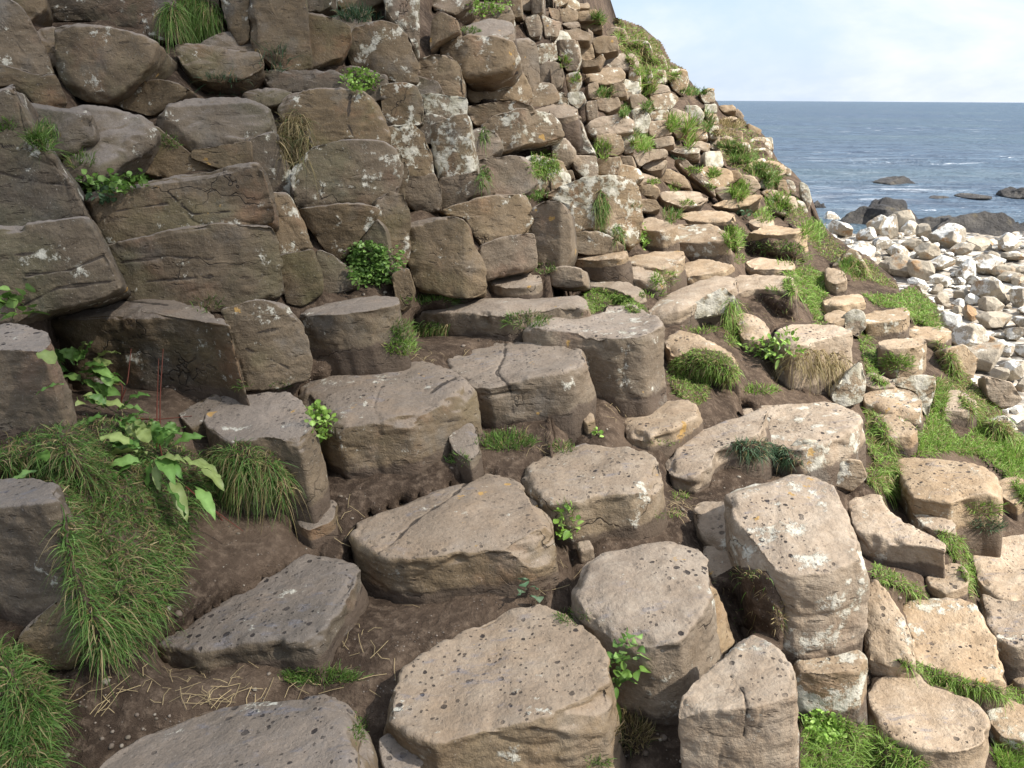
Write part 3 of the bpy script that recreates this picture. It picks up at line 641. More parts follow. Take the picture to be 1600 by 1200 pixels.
# --- upper right slope (zoom base 800,0)
def dz(x, y): return float(D(np.array([x]), np.array([y]))[0])
UR = """F|235,50 300,35 330,60 325,100 290,110 240,105|.2
F|180,35 235,50 240,105 200,100|.2
F|290,20 380,12 392,38 300,42|.1
F|325,60 420,45 440,70 440,100 380,102 335,105|.1
F|340,112 400,97 450,120 452,150 400,156 350,140|.1
F|245,115 330,107 345,130 290,142|.1
F|250,152 330,140 390,168 380,200 250,202|.1
F|405,195 450,180 520,180 532,250 480,262 420,266|.1
F|340,222 400,218 415,290 370,305 340,290|.1
F|430,292 520,265 610,270 632,300 620,342 580,352 540,346 440,332|.3
F|370,372 420,340 540,335 562,370 560,402 515,415 470,420 380,410|.2
F|490,430 560,410 577,480 500,485|.1
F|580,350 635,350 642,440 590,460|.6
F|380,420 430,410 437,495 385,492|.3
F|410,500 530,485 542,530 480,562 420,540|.2
F|370,510 420,500 432,590 380,602|.2
F|370,620 440,580 560,570 602,600 600,650 520,667 420,672 380,650|.4
F|600,550 670,540 692,600 680,662 620,665|.95
F|690,560 780,545 792,600 700,602|.6
F|690,610 780,602 802,670 720,690 688,670|.5
F|700,696 805,680 812,720 720,742|.1
F|420,675 540,668 562,740 520,780 430,772|.4
F|550,670 610,672 612,760 560,770|.5
F|590,480 640,470 682,500 660,540 600,542|.6
F|650,460 720,415 780,430 792,455 700,472|.1
F|690,480 790,460 832,490 800,542 720,546|.6
F|700,350 770,350 777,410 710,416|.9
F|780,350 870,345 890,400 852,480 800,440|.5
F|940,460 1010,450 1017,515 960,520|.9
F|860,530 930,530 962,570 930,622 880,602|.9
F|960,520 1020,520 1027,560 970,566|.9
F|970,570 1025,570 1032,620 985,626|.9
F|985,630 1035,630 1032,690 990,692|.9
F|970,760 1050,758 1057,830 1010,862 970,832|1
F|1030,530 1110,522 1122,552 1060,562|.2
F|1045,670 1100,650 1150,658 1152,700 1090,712|.3
F|1030,602 1100,580 1132,590 1080,612|.2
F|1255,690 1300,688 1307,740 1268,752|.9
F|1190,750 1260,738 1302,760 1292,802 1240,792|.8
F|1215,835 1280,828 1297,900 1270,942 1228,930|1
F|1210,800 1260,790 1275,812 1220,822|.4
F|1370,900 1410,905 1422,960 1390,962|1
F|1440,910 1480,930 1497,1000 1480,1052 1450,990|1
F|1330,820 1400,850 1392,882 1340,852|.9
F|1415,1000 1460,1008 1482,1060 1440,1064|1
F|610,772 690,745 770,745 782,785 700,800 640,832|.1
F|770,745 860,730 940,740 932,765 840,768|.6
F|650,835 700,797 780,800 752,842 690,852|.1
F|575,882 640,860 730,890 722,922 640,924|.1
F|725,850 790,845 862,880 892,940 830,932 750,902|.1
F|820,800 870,800 942,860 1002,930 1012,980 960,930 860,852|.2
F|1010,950 1060,930 1112,950 1127,1000 1060,1004|.2
F|745,962 860,950 930,960 982,990 940,1022 860,1032 760,1002|.3
F|990,1022 1140,985 1200,970 1252,980 1190,1022 1100,1042|.1
F|1060,862 1130,850 1152,880 1080,932|.1
F|430,792 540,785 542,830 520,872 430,882|.3
F|540,785 600,780 612,830 570,862|.3
F|300,780 420,780 432,880 370,892 320,852|.7
F|240,622 340,600 362,680 412,760 320,772 270,702|.5
F|620,932 700,920 732,940 700,982 640,972|.2
F|240,860 300,850 312,890 260,906|.1
F|220,592 330,570 347,590 260,612|.1
F|0,-40 40,-40 52,80 0,86|.5
F|90,-30 150,-30 152,60 95,72|.3
F|60,85 130,70 152,130 140,180 90,182|.7
F|150,70 200,100 247,110 232,180 170,192|.5
F|220,202 330,200 342,290 320,352 270,352 230,262|.6
F|270,372 340,360 347,400 320,452 280,462|.7
F|275,465 350,455 372,500 330,542 285,512|.8
F|0,362 60,380 92,470 80,532 20,492|.2
F|0,500 70,530 110,550 60,570 0,560|.1
F|170,-40 280,-40 287,8 240,32 180,32|.3
F|380,140 405,160 405,215 340,218 385,190|.2
F|640,350 700,345 705,412 650,420|.4
F|980,440 1012,442 1012,452 960,455|.6
F|1130,540 1160,580 1150,600 1110,570|.3
F|1180,615 1250,650 1240,680 1180,650|.2
F|1330,905 1368,900 1392,965 1350,990 1330,950|.4
F|640,990 720,1000 742,1040 690,1060 630,1050|.2
F|560,935 630,925 640,975 590,985|.3
F|850,720 930,700 990,720 970,760 940,745|.3
F|700,500 690,545 600,548 640,520|.3
F|455,265 420,300 345,300 350,335 430,330|.1
F|1060,715 1180,710 1190,760 1100,780 1050,760|.3
F|1070,800 1180,790 1210,830 1150,850 1075,850|.2
F|1300,945 1330,955 1345,990 1300,1000 1240,960|.1
F|890,640 960,630 985,690 930,700 890,680|.3
F|810,610 860,620 880,680 830,690 805,660|.3"""
for ln in UR.split('\n'):
    kd, s_, li = ln.split('|'); pl = Z(800, 0, s_); a_ = np.array(pl); asp = np.ptp(a_[:,0])/max(np.ptp(a_[:,1]),1)
    flat = asp > 2.0
    F(pl, lichen=float(li), tilt=.9 if flat else (.35 if asp > 1.3 else .16), r=.045, name='basalt_block', L=max(.25, .9*np.ptp(a_[:,0])*dz(a_[:,0].mean(), a_[:,1].mean())/FPX))
n_traced = len(rock_list)
# --- the courses between: small blocks wherever the traced ones leave the steep slope bare
from bisect import bisect
def inside(x, y, poly):
    c = False; n = len(poly); j = n-1
    for i in range(n):
        xi, yi = poly[i]; xj, yj = poly[j]
        if (yi > y) != (yj > y) and x < (xj-xi)*(y-yi)/(yj-yi)+xi: c = not c
        j = i
    return c
RIDGE = P("860,-260 890,-60 893,5 920,12 945,22 960,38 985,42 1015,62 1035,95 1040,108 1072,112 1080,135 1112,142 1120,163 1150,168 1165,190 1190,200 1208,238 1240,262 1262,290 1268,325 1290,350 1320,375 1350,395 1390,440 1440,470 1478,515 1500,570 1530,615 1565,655 1600,692 1700,760 2000,1000")
rxs = np.array([p[0] for p in RIDGE]); rys = np.array([p[1] for p in RIDGE])
def ridge_y(x): return np.interp(x, rxs, rys, left=-320)
# ------------------------------------------------------------------ cast rays on what stands so far
def make_bvh():
    return BVHTree.FromPolygons(np.concatenate(ALLV).tolist(), ALLF)
bvh = make_bvh()
def cast(b, x, y):
    r = rays([(x, y)])[0]; l = np.linalg.norm(r)
    h = b.ray_cast(EYE, Vector(r/l))
    if h[0] is None: return None
    return np.array(h[0]), np.array(h[1]), h[3]/l
# fill courses
def fill_blocks():
    R_ = random.Random(5); cnt = 0
    cells = []
    y = -30.
    while y < 520:
        x = -20.
        while x < 1300:
            cells.append((x+R_.uniform(-9,9), y+R_.uniform(-7,7))); x += 24
        y += 18
    R_.shuffle(cells); placed = []
    for x, y in cells:
        ry = float(ridge_y(x))
        if y < ry + 14: continue
        if x < 620 and y > 300: continue
        if y > 330: continue
        if any(inside(x, y, pl) for pl in KEEP_BARE): continue
        d0 = dz(x, y)
        w = 0.34*FPX/d0*R_.uniform(.7,1.25); h = w*R_.uniform(.5,.85)
        if cast(bvh, x, y) is not None: continue
        if any(abs(x-a) < (w+w2)*.42 and abs(y-b) < (h+h2)*.42 for a, b, w2, h2 in placed): continue
        if y - h*.5 < ry + 2: continue
        placed.append((x, y, w, h))
        pl = []
        for k in range(6):
            a = 2*math.pi*(k+R_.uniform(-.2,.2))/6 + .3
            pl.append((x+math.cos(a)*w*.56, y+math.sin(a)*h*.58))
        F(pl, lichen=R_.choice([.1,.3,.5,.8]) if x > 560 else .15, tilt=R_.uniform(.2,.9), r=.05, push=.06, name='basalt_block')
        cnt += 1
    return cnt
KEEP_BARE = []
n_fill = fill_blocks()
BARE = [P("1110,560 1240,570 1300,610 1240,625 1120,630"), P("1100,700 1240,690 1260,735 1150,770 1060,800 1040,760"), P("1140,460 1250,460 1260,505 1160,505"), P("1165,365 1262,372 1262,402 1165,402"), P("1040,560 1156,560 1156,635 1040,635")]
def fill_steps():
    global bvh
    R_ = random.Random(9); n = 0
    for _ in range(1500):
        x = R_.uniform(985, 1660); y = R_.uniform(325, 1190)
        if y < float(ridge_y(x)) + 26 or (y > 640 and x < 1290): continue
        if any(inside(x, y, b) for b in BARE+GREEN): continue
        d0 = dz(x, y); w = R_.uniform(.16,.36)*FPX/d0; h = w*R_.uniform(.28,.42)*(1 if y < 600 else 1.4)
        if any(cast(bvh, x+a*w*.36, y+b*h*.4) is not None for a, b in ((0,0),(1,0),(-1,0),(0,1),(0,-1))): continue
        if y - h*.6 < float(ridge_y(x)) + 8: continue
        pl = []
        for k in range(6):
            a = 2*math.pi*(k+R_.uniform(-.22,.22))/6; pl.append((x+math.cos(a)*w*.55, y+math.sin(a)*h*.55))
        T(pl, max(p[1] for p in pl)+h*R_.uniform(.35,.8), lichen=R_.choice([.05,.1,.3,.6]), name='basalt_column'); n += 1
        bvh = BVHTree.FromPolygons(np.concatenate(ALLV[-1:]).tolist(), [tuple(i-(NV[0]-len(ALLV[-1])) for i in f) for f in ALLF if min(f) >= NV[0]-len(ALLV[-1])]) if False else bvh
        placed_s.append((x, y, w, h))
        if n >= 90: break
    return n
placed_s = []
_cast0 = cast
def cast(b, x, y):
    if placed_s and any(abs(x-a) < w*.62 and abs(y-c) < h*.8 for a, c, w, h in placed_s): return (0,)
    return _cast0(b, x, y)
GREEN = [P("1395,640 1640,640 1640,840 1560,780 1530,712 1400,715"), P("1225,415 1292,430 1290,505 1225,470"), P("1345,450 1470,450 1470,515 1345,480"), P("1240,300 1352,440 1285,440 1190,330"), P("1352,640 1408,740 1400,775 1345,755"), P("1260,1120 1440,1160 1430,1240 1250,1240"), P("1400,1030 1620,1075 1610,1105 1400,1070"), P("1465,828 1528,905 1515,935 1465,860"), P("1365,880 1445,925 1365,905"), P("1140,490 1165,490 1165,560 1140,560"),P("1340,520 1372,560 1390,600 1350,600")]
n_steps = fill_steps(); cast = _cast0; placed_s.clear()
bvh = make_bvh()
bvh = make_bvh(); gbvh = BVHTree.FromPolygons(np.concatenate(GV).tolist(), GF)
# ------------------------------------------------------------------ the hillside: one sheet of earth behind and between the stones
gx = np.arange(-520, 2010, 7.0); GR = 190
ry = ridge_y(gx) + 6
tt = np.linspace(0, 1, GR)**1.0
GY = ry[None,:] + tt[:,None]*(1420-ry)[None,:]; GX = np.repeat(gx[None,:], GR, 0)
base = D(GX, GY)
hit = np.full(GX.shape, np.nan)
for i in range(GR):
    for j in range(len(gx)):
        if -60 < GX[i,j] < 1660 and -60 < GY[i,j] < 1300:
            c_ = cast(gbvh, GX[i,j], GY[i,j])
            if c_ is not None: hit[i,j] = c_[2]
mask = ~np.isnan(hit)
G_ = np.where(mask, np.maximum(base, hit+.06), base*1.0)
for it in range(22):
    S_ = (np.roll(G_,1,0)+np.roll(G_,-1,0)+np.roll(G_,1,1)+np.roll(G_,-1,1)+G_)/5
    S_[0]=G_[0]; S_[-1]=G_[-1]; S_[:,0]=G_[:,0]; S_[:,-1]=G_[:,-1]
    G_ = np.where(mask, np.maximum(S_, hit+.045), S_)
G_ = np.where(mask, G_, .6*G_+.4*np.minimum(G_, base*.99))
for it in range(3):
    S_ = (np.roll(G_,1,0)+np.roll(G_,-1,0)+np.roll(G_,1,1)+np.roll(G_,-1,1)+G_)/5
    S_[0]=G_[0]; S_[-1]=G_[-1]; S_[:,0]=G_[:,0]; S_[:,-1]=G_[:,-1]
    G_ = np.where(mask, np.maximum(S_, hit+.03), S_)
# earth next to a stone never comes in front of it
rr_ = rays(np.stack([GX.ravel(), GY.ravel()],1))
Vg = EN + rr_*G_.ravel()[:,None]
nz_ = fbm(Vg*2.2, 3)*.035 + fbm(Vg*9, 3)*.012 + fbm(Vg*31, 2)*.005
Vg = Vg + np.outer(nz_, [0,-.35,.9]) 
Vg = Vg.reshape(GR, len(gx), 3)
# beyond the crest the hill falls away to the shore
sk = []
for st_, dzv in ((.35,-.10),(1.0,-.9),(2.2,-2.4),(4.,-4.2),(7.,-6.5)):
    row = Vg[0].copy(); 
    row[:,1] += st_; row[:,0] += st_*.55; row[:,2] = np.maximum(row[:,2]+dzv, -1.2) if dzv > -6 else -1.4
    sk.append(row)
Vall = np.concatenate([np.array(sk[::-1]), Vg]); Rr = Vall.shape[0]; Nn_ = len(gx)
loops, starts = grid_topology(Rr, Nn_, wrap=False)
Vf = Vall.reshape(-1,3)
hill = centred('hillside', Vf, loops, starts, M_SOIL); tag(hill, kind='structure')
remember(Vf, loops, starts); loops_h = loops
bvh = make_bvh()
# ------------------------------------------------------------------ shore, sea, boulders
def sheet(name, x0, x1, y0, y1, nx, ny, zf, mat, yp=1.):
    xs = np.linspace(x0, x1, nx); ys = y0 + (y1-y0)*np.linspace(0,1,ny)**yp
    X, Y = np.meshgrid(xs, ys); Zz = zf(X, Y)
    V = np.stack([X,Y,Zz],2).reshape(-1,3)
    loops, starts = grid_topology(ny, nx, wrap=False); loops = loops.reshape(-1,4)[:, ::-1].ravel()
    o = centred(name, V, loops, starts, mat); tag(o, kind='structure'); return o
def beach_z(X, Y):
    z = 1.55 - (Y-9)*.052 
    z = np.where(Y > 30, z-(Y-30)*.06, z)
    z = z - np.clip(4.5-X, 0, 8)*.05
    p = np.stack([X.ravel(),Y.ravel(),0*X.ravel()],1)
    return np.maximum(z + (fbm(p*.35,3)*.28 + fbm(p*1.3,3)*.12).reshape(X.shape), -2.)
sheet('beach_ground', -30, 70, 5.5, 60, 260, 200, beach_z, M_BEACH)
sheet('seabed', -9000, 9000, -60, 9000, 20, 20, lambda X,Y: X*0-2.6, M_SOIL)
def sea_z(X, Y):
    p = np.stack([X.ravel()*.6,Y.ravel(),0*X.ravel()],1)
    f = np.clip(1-(Y-20)/500., .0, 1.)
    return ((fbm(p*.11,3)*.34 + fbm(p*.5,3)*.14).reshape(X.shape))*f
xs = 420
def sea_mesh():
    ys = 12 + (14000-12)*np.linspace(0,1,520)**4.2; u_ = np.linspace(-1,1,xs)
    Y = np.repeat(ys[:,None], xs, 1); X = u_[None,:]*(60+Y*1.6) + Y*.35
    V = np.stack([X,Y,sea_z(X,Y)],2).reshape(-1,3)
    loops, starts = grid_topology(520, xs, wrap=False); loops = loops.reshape(-1,4)[:, ::-1].ravel()
    o = centred('sea', V, loops, starts, M_SEA); tag(o, kind='structure')
sea_mesh()
import bmesh
_ico = {}
def ico(sub):
    if sub not in _ico:
        bm = bmesh.new(); bmesh.ops.create_icosphere(bm, subdivisions=sub, radius=1)
        V = np.array([v.co[:] for v in bm.verts]); Fc = np.array([[v.index for v in f.verts] for f in bm.faces]); bm.free()
        _ico[sub] = (V, Fc)
    return _ico[sub]
def stone_mesh(seed, sub=5, planes=13, flat=.8, rough=.04, mat=None, cut=(.50,.82)):
    V, Fc = ico(sub); V = V.copy(); R_ = random.Random(seed)
    for k in range(planes):
        n = np.array([R_.gauss(0,1) for _ in range(3)]); n /= np.linalg.norm(n); c = R_.uniform(*cut)
        V = V - np.maximum(V@n-c, 0)[:,None]*n*.97
    o = R_.uniform(0,90); nrm = V/np.linalg.norm(V,axis=1,keepdims=True)
    V = V + nrm*(fbm(V*1.6+o,3)*rough*1.6 + fbm(V*6+o,3)*rough*.5)[:,None]
    V = V*np.array([1,.85,flat])
    return mesh_np('stone', V, Fc.ravel(), np.arange(len(Fc))*3, mat or M_BOULDER)
def beach_hit(x, y):
    r = rays([(x,y)])[0]; d = 8.
    for _ in range(400):
        p = EN + r*d
        if p[2] < float(beach_z(np.array([[p[0]]]), np.array([[p[1]]]))[0,0]): return d, p
        d += .15
    return None, None
protos = [stone_mesh(100+i, 5, R+4, f) for i, (R, f) in enumerate([(12,.8),(16,.7),(10,.9),(14,.65),(18,.8),(11,.75),(15,.85),(13,.6)])]
BL = [(690,750,150,110,.9),(790,770,120,100,.9),(640,780,90,70,.8),(870,820,100,100,.7),(930,830,120,130,.8),(1010,790,120,130,.35),(1100,840,110,90,.2),(1030,830,90,70,.9),(1230,880,170,120,.9),(700,835,170,90,.95),(820,860,110,70,.9),(900,905,150,80,.9),(1045,905,140,80,.15),(1120,950,120,80,.5),(780,960,170,90,.9),(860,1000,100,70,.6),(980,955,130,70,.8),(970,1020,150,100,.15),(1100,1040,160,120,.15),(1200,1000,150,100,.8),(1310,930,130,90,.4),(1300,990,110,90,.9),(1400,905,170,70,.3),(1420,1020,160,100,.8),(1530,905,150,90,.8),(1560,965,130,70,.8),(1510,1045,130,70,.3),(1320,1045,130,110,1.),(1430,1140,210,170,.8),(1200,1090,110,80,.8),(1080,1110,160,80,.9),(1575,1090,80,70,.3)]
BL = [(1100+a/3.2, 100+b/3.2, w/3.2, h/3.2, l) for a,b,w,h,l in BL]
BL2 = [(1020,75,220,90,.15),(1180,125,110,80,.8),(1190,215,100,80,.3),(1470,335,190,100,.1),(1240,350,140,140,.95),(1335,300,110,90,.2),(1330,430,190,130,.9),(1400,520,240,160,.3),(1555,570,150,160,.9),(1500,690,210,110,.7),(1490,770,120,100,.9),(1560,400,120,90,.9),(1580,210,100,130,.8),(1540,110,130,70,.5),(1290,480,120,90,.3),(1250,560,110,90,.15),(1480,600,110,90,.2),(1590,330,100,80,.8),(1440,250,120,80,.5),(1600,480,110,90,.6),(1420,640,110,70,.3),(1600,650,90,90,.4),(1500,860,90,110,.8)]
BL += [(1100+a/3.2, 400+b/3.2, w/3.2, h/3.2, l) for a,b,w,h,l in BL2]
boulders = []
def boulder(x, y, w, h, li, label=None, seed=None):
    d, p = beach_hit(x, y+h*.40)
    if d is None: return None
    R_ = random.Random(int(x*7+y*13) if seed is None else seed)
    o = bpy.data.objects.new('boulder', protos[R_.randrange(8)]); C.objects.link(o)
    s = .5*w*d/FPX*1.15; sz = .5*h*d/FPX*1.15
    o.scale = (s, s*R_.uniform(.8,1.1), max(sz*1.25, s*.6)); o.rotation_euler = (R_.uniform(-.35,.35), R_.uniform(-.35,.35), R_.uniform(0,6.28))
    o.location = p + np.array([0, s*.4, sz*.72]); o.color = (li, 0, 0, 1)
    boulders.append(dict(o=o, x=x, y=y, w=w, h=h, li=li, d=d, label=label))
    return o
for b_ in BL: boulder(*b_)
R_ = random.Random(3); tries = 0; small = [(b[0],b[1],b[2]) for b in BL]
while tries < 5000 and len(boulders) < 280:
    tries += 1
    x = R_.uniform(1262, 1640); y = R_.uniform(322, 760)
    if y < np.interp(x, [1262,1290,1350,1440,1500,1640], [318,322,330,368,376,380]): continue
    if y > ridge_y(x) + 25: continue
    sc_ = np.interp(y, [320,400,500,700], [15,22,33,48])*R_.uniform(.5,1.15)
    if any(math.hypot((x-a), (y-b)*1.5) < (sc_*.40+c*.34) for a,b,c in small): continue
    small.append((x,y,sc_)); boulder(x, y, sc_, sc_*R_.uniform(.6,.85), R_.choice([.3,.6,.9,1.,1.15,1.2]))
# black wet rocks at the edge of the sea
def dark_rock(name, pts, label, cat, group=None, sub=5, seed=1, flat=.4, z=0., depth=1.0):
    """(x0,x1,ytop,ybase) in the picture; stands where its base line meets the water"""
    x0, x1, yt, yb = pts; r = rays([((x0+x1)/2, yb)])[0]; d = (z-EN[2])/r[2]; p = EN + r*d
    w = (x1-x0)*d/FPX; h = (yb-yt)*d/FPX*.8
    V, Fc = ico(sub); V = V.copy(); R_ = random.Random(seed)
    for k in range(9):
        n = np.array([R_.gauss(0,1),R_.gauss(0,1),abs(R_.gauss(0,1))]); n /= np.linalg.norm(n); V = V-np.maximum(V@n-R_.uniform(.6,.9),0)[:,None]*n
    V = V*np.array([w/2, w/2*depth, h*1.05])
    nn = V/np.linalg.norm(V,axis=1,keepdims=True); V = V + nn*(fbm(V*1.1/max(h,.3)+seed*5,4)*h*.42 + fbm(V*3.2/max(h,.3),3)*h*.16)[:,None]
    V = V + p + np.array([0, w/2*depth*.8, -.05*h])
    o = centred(name, V, Fc.ravel(), np.arange(len(Fc))*3, M_DARK, smooth=False); tag(o, label, cat, group)
g_ = 'black wave washed rocks at the sea edge'
dark_rock('sea_rock', (1325,1480,300,362), "largest black rock ridge between the white boulders and the sea", 'sea rock', g_, seed=2, depth=.8)
dark_rock('sea_rock', (1420,1530,335,372), "dark rough rock sloping down right of the largest black ridge", 'sea rock', g_, seed=3, z=.1)
dark_rock('sea_rock', (1520,1690,328,382), "black rock with brown weed at the right edge beyond the boulders", 'sea rock', g_, seed=4, z=.2, depth=.7)
dark_rock('sea_rock', (1430,1660,332,384), "wide low dark shelf directly behind the white boulders", 'sea rock', g_, seed=12, depth=.5, z=.3)
dark_rock('sea_rock', (1262,1300,308,330), "small dark rock just past the foot of the grassy ridge", 'sea rock', g_, seed=5)
dark_rock('sea_rock', (1375,1450,276,288), "low flat islet standing alone in the waves", 'islet', g_, seed=6)
dark_rock('sea_rock', (1578,1640,290,307), "dark reef tip cut by the right edge of the picture", 'sea rock', g_, seed=7)
dark_rock('sea_rock', (1505,1560,303,309), "thin awash reef in the foam between islet and right edge", 'sea rock', g_, seed=8)
dark_rock('sea_rock', (1455,1490,306,310), "faint sunken rock just left of the awash reef", 'sea rock', g_, seed=9)
# ------------------------------------------------------------------ plants
GREENS = dict(
 bright=[(.15,.27,.035),(.22,.36,.06),(.29,.42,.10)], mid=[(.08,.16,.025),(.13,.23,.04),(.19,.30,.08)],  # bright: part of the sun on the right slope is put into colour
 dark=[(.07,.15,.028),(.12,.23,.045),(.19,.31,.08)], blue=[(.05,.10,.045),(.08,.15,.075),(.13,.2,.11)],
 dry=[(.30,.23,.11),(.42,.33,.17),(.22,.18,.07)])
UPV = np.array([0,0,1.])
def hits(n, test, x0, x1, y0, y1, b=None):
    out = []; tries = 0
    while len(out) < n and tries < n*6:
        tries += 1; x = rnd.uniform(x0, x1); y = rnd.uniform(y0, y1)
        if not test(x, y): continue
        c = cast(b or bvh, x, y)
        if c is not None: out.append((x, y, c[0], c[1], c[2]))
    return out
def blades(H, length, width, pal, dry=.12, up=.8, out=.35, spread=.45, droop=.7, centre=None, radial=.0, segs=4):
    """curved tapering strips rooted in the hit points H"""
    n = len(H); 
    if n == 0: return None
    B = np.array([h[2] for h in H]); Nn = np.array([h[3] for h in H]); d = np.array([h[4] for h in H])
    rv = rng.normal(0, 1, (n,3)); dirv = UPV*up + Nn*out + rv*spread
    if centre is not None: 
        rad = B - centre; rad /= np.maximum(np.linalg.norm(rad,axis=1,keepdims=True),1e-6); dirv += rad*radial
    dirv /= np.linalg.norm(dirv,axis=1,keepdims=True)
    Ls = length*rng.uniform(.45,1.15,n); W_ = np.maximum(width, .00085*d)*rng.uniform(.7,1.4,n)
    side = np.cross(dirv, rng.normal(0,1,(n,3))); side /= np.linalg.norm(side,axis=1,keepdims=True)
    g = droop*rng.uniform(.5,1.5,n)
    rows = []
    for k in range(segs+1):
        t = k/segs
        p = B - Nn*.004 + dirv*(Ls*t)[:,None] - UPV*(g*Ls*t*t)[:,None] + side*(Ls*.12*math.sin(t*2.5))[:,None]*np.sign(rv[:,0:1])
        wv = side*(W_*(1-t**1.6)*.5 + .0002)[:,None]
        rows += [p-wv, p+wv]
    V = np.stack(rows, 1)                       # n, 2(segs+1), 3
    V = V.reshape(-1,3); q = []
    for k in range(segs):
        a = np.arange(n)*(2*(segs+1)) + 2*k; q.append(np.stack([a, a+1, a+3, a+2], 1))
    q = np.concatenate(q)
    pl = np.array(GREENS[pal] if isinstance(pal, str) else pal); ci = rng.integers(0, len(pl), n)
    col = pl[ci]*rng.uniform(.75,1.25,(n,1)); isd = rng.random(n) < dry
    dp = np.array(GREENS['dry']); col[isd] = dp[rng.integers(0,3,isd.sum())]*rng.uniform(.8,1.3,(isd.sum(),1))
    col = np.repeat(col, 2*(segs+1), 0)
    return V, q.ravel(), np.arange(len(q))*4, col
def merge(parts):
    parts = [p for p in parts if p is not None]; V=[];Lp=[];St=[];Co=[];a=0;b=0
    for v,l,s_,c in parts:
        V.append(v); Lp.append(l+a); St.append(s_+b); Co.append(c); a+=len(v); b+=len(l)
    return np.concatenate(V), np.concatenate(Lp), np.concatenate(St), np.concatenate(Co)
def leaves(B, dirs, length, width, pal, cup=.25, droop=.5, wavy=0., segs=5, lenvar=.4, stalk=.25):
    """broad leaves with a folded midrib"""
    n = len(B); B = np.array(B); dirs = np.array(dirs)/np.linalg.norm(dirs,axis=1,keepdims=True)
    Ls = length*rng.uniform(1-lenvar,1+lenvar*.5,n); side = np.cross(dirs, UPV+rng.normal(0,.35,(n,3))); side /= np.maximum(np.linalg.norm(side,axis=1,keepdims=True),1e-6)
    nn = np.cross(side, dirs); rows = []; ph = rng.uniform(0,6,n)
    prof = lambda t: 0.07 if t < stalk else max(0.02, math.sin(math.pi*min(1,((t-stalk)/(1-stalk))**.8))**.75)
    ts = [0]+[stalk+(1-stalk)*k/segs for k in range(segs+1)]
    for t in ts:
        p = B + dirs*(Ls*t)[:,None] - UPV*(droop*Ls*t*t*rng.uniform(.9,1.1,n))[:,None]
        w = width*prof(t)*Ls/length*.5
        wv = np.sin(ph+t*19)*wavy*width
        rows += [p - side*(w)[:,None] + nn*(cup*w+wv)[:,None], p, p + side*w[:,None] + nn*(cup*w-wv)[:,None]]
    R_ = len(rows); V = np.stack(rows,1).reshape(-1,3); q = []
    for k in range(len(ts)-1):
        for j in (0,1):
            a = np.arange(n)*R_ + 3*k + j; q.append(np.stack([a, a+1, a+4, a+3],1))
    q = np.concatenate(q); pl = np.array(GREENS[pal] if isinstance(pal,str) else pal)
    col = pl[rng.integers(0,len(pl),n)]*rng.uniform(.8,1.25,(n,1)); col = np.repeat(col, R_, 0)
    mid = (np.arange(len(V)) % R_) % 3 == 1; col[mid] = col[mid]*1.35+.02
    return V, q.ravel(), np.arange(len(q))*4, col
plants = []
def plant_obj(name, data, label, cat, group=None, mat=None, parent=None, kind=None):
    o = centred(name, data[0], data[1], data[2], mat or M_GRASS, data[3], parent=parent)
    if parent is None: tag(o, label, cat, group, kind)
    return o
def rooted(name, part, dt, mat, label, cat, group, info):
    root = bpy.data.objects.new(name, None); C.objects.link(root); V = dt[0]; root.location = (V[:,0].mean(), V[:,1].mean(), V[:,2].min())
    plant_obj(part, dt, None, None, mat=mat, parent=root); tag(root, label, cat, group); plants.append(dict(o=root, label=label, info=info)); return root
TG = 'grass tufts growing in the clefts'
def tuft(x, y, w, h, label, pal='bright', dens=.16, style='up', lenpx=None, dry=.1, name='grass_tuft', group=TG):
    """ellipse of the tuft in the picture"""
    L = lenpx or h*.75
    d0 = cast(bvh, x, y+h*.2) or cast(bvh, x, y)
    if d0 is None: print('tuft misses', x, y); return
    d0 = d0[2]
    if style == 'up': yc, hh = y+h*.22, h*.36
    elif style == 'hang': yc, hh = y-h*.15, h*.40
    else: yc, hh = y, h*.5
    H = hits(int(max(30, w*h*dens)), lambda a,b: ((a-x)/(w*.5))**2+((b-yc)/hh)**2 < rnd.uniform(.55,1.1), x-w/2, x+w/2, yc-hh, yc+hh)
    H = [q for q in H if q[4] < d0*1.25]
    if len(H) < 5: print('few', x, y); return
    ln = L*d0/FPX; c = np.mean([q[2] for q in H], 0) - UPV*ln*.5
    if style == 'up': dt = blades(H, ln, .0022, pal, dry, up=.8, out=.3, spread=.33, droop=.45, centre=c, radial=.5)
    elif style == 'hang': dt = blades(H, ln, .0022, pal, dry, up=.1, out=.6, spread=.3, droop=1.1)
    else: dt = blades(H, ln, .0022, pal, dry, up=.45, out=.5, spread=.5, droop=.6)
    return rooted(name, 'blades', dt, M_GRASS, label, 'grass tuft', group, (x, y, w, h, pal if isinstance(pal, str) else 'dead'))
def leafy(x, y, w, h, label, leaf=.018, pal='mid', n=200, ratio=.55, up=.8, name='leafy_weed', droop=.3, wavy=0, stalk=.2, group='leafy weeds in the clefts'):
    d0 = cast(bvh, x, y)
    if d0 is None: print('leafy misses', x, y); return
    H = hits(n, lambda a,b: ((a-x)/(w*.5))**2+((b-y)/(h*.5))**2 < 1, x-w/2, x+w/2, y-h/2, y+h/2); H = [q for q in H if q[4] < d0[2]*1.2]
    if len(H) < 4: print('few', x, y); return
    B = [q[2]+q[3]*rnd.uniform(0,leaf*(1.1 if n < 800 else 2.6)) for q in H]; Dd = [UPV*up + q[3]*.5 + rng.normal(0,.55,3) for q in H]
    dt = leaves(B, Dd, leaf, leaf*ratio, pal, droop=droop, wavy=wavy, stalk=stalk)
    return rooted(name, 'leaves', dt, M_LEAF, label, 'weed', group, (x, y, w, h, pal))
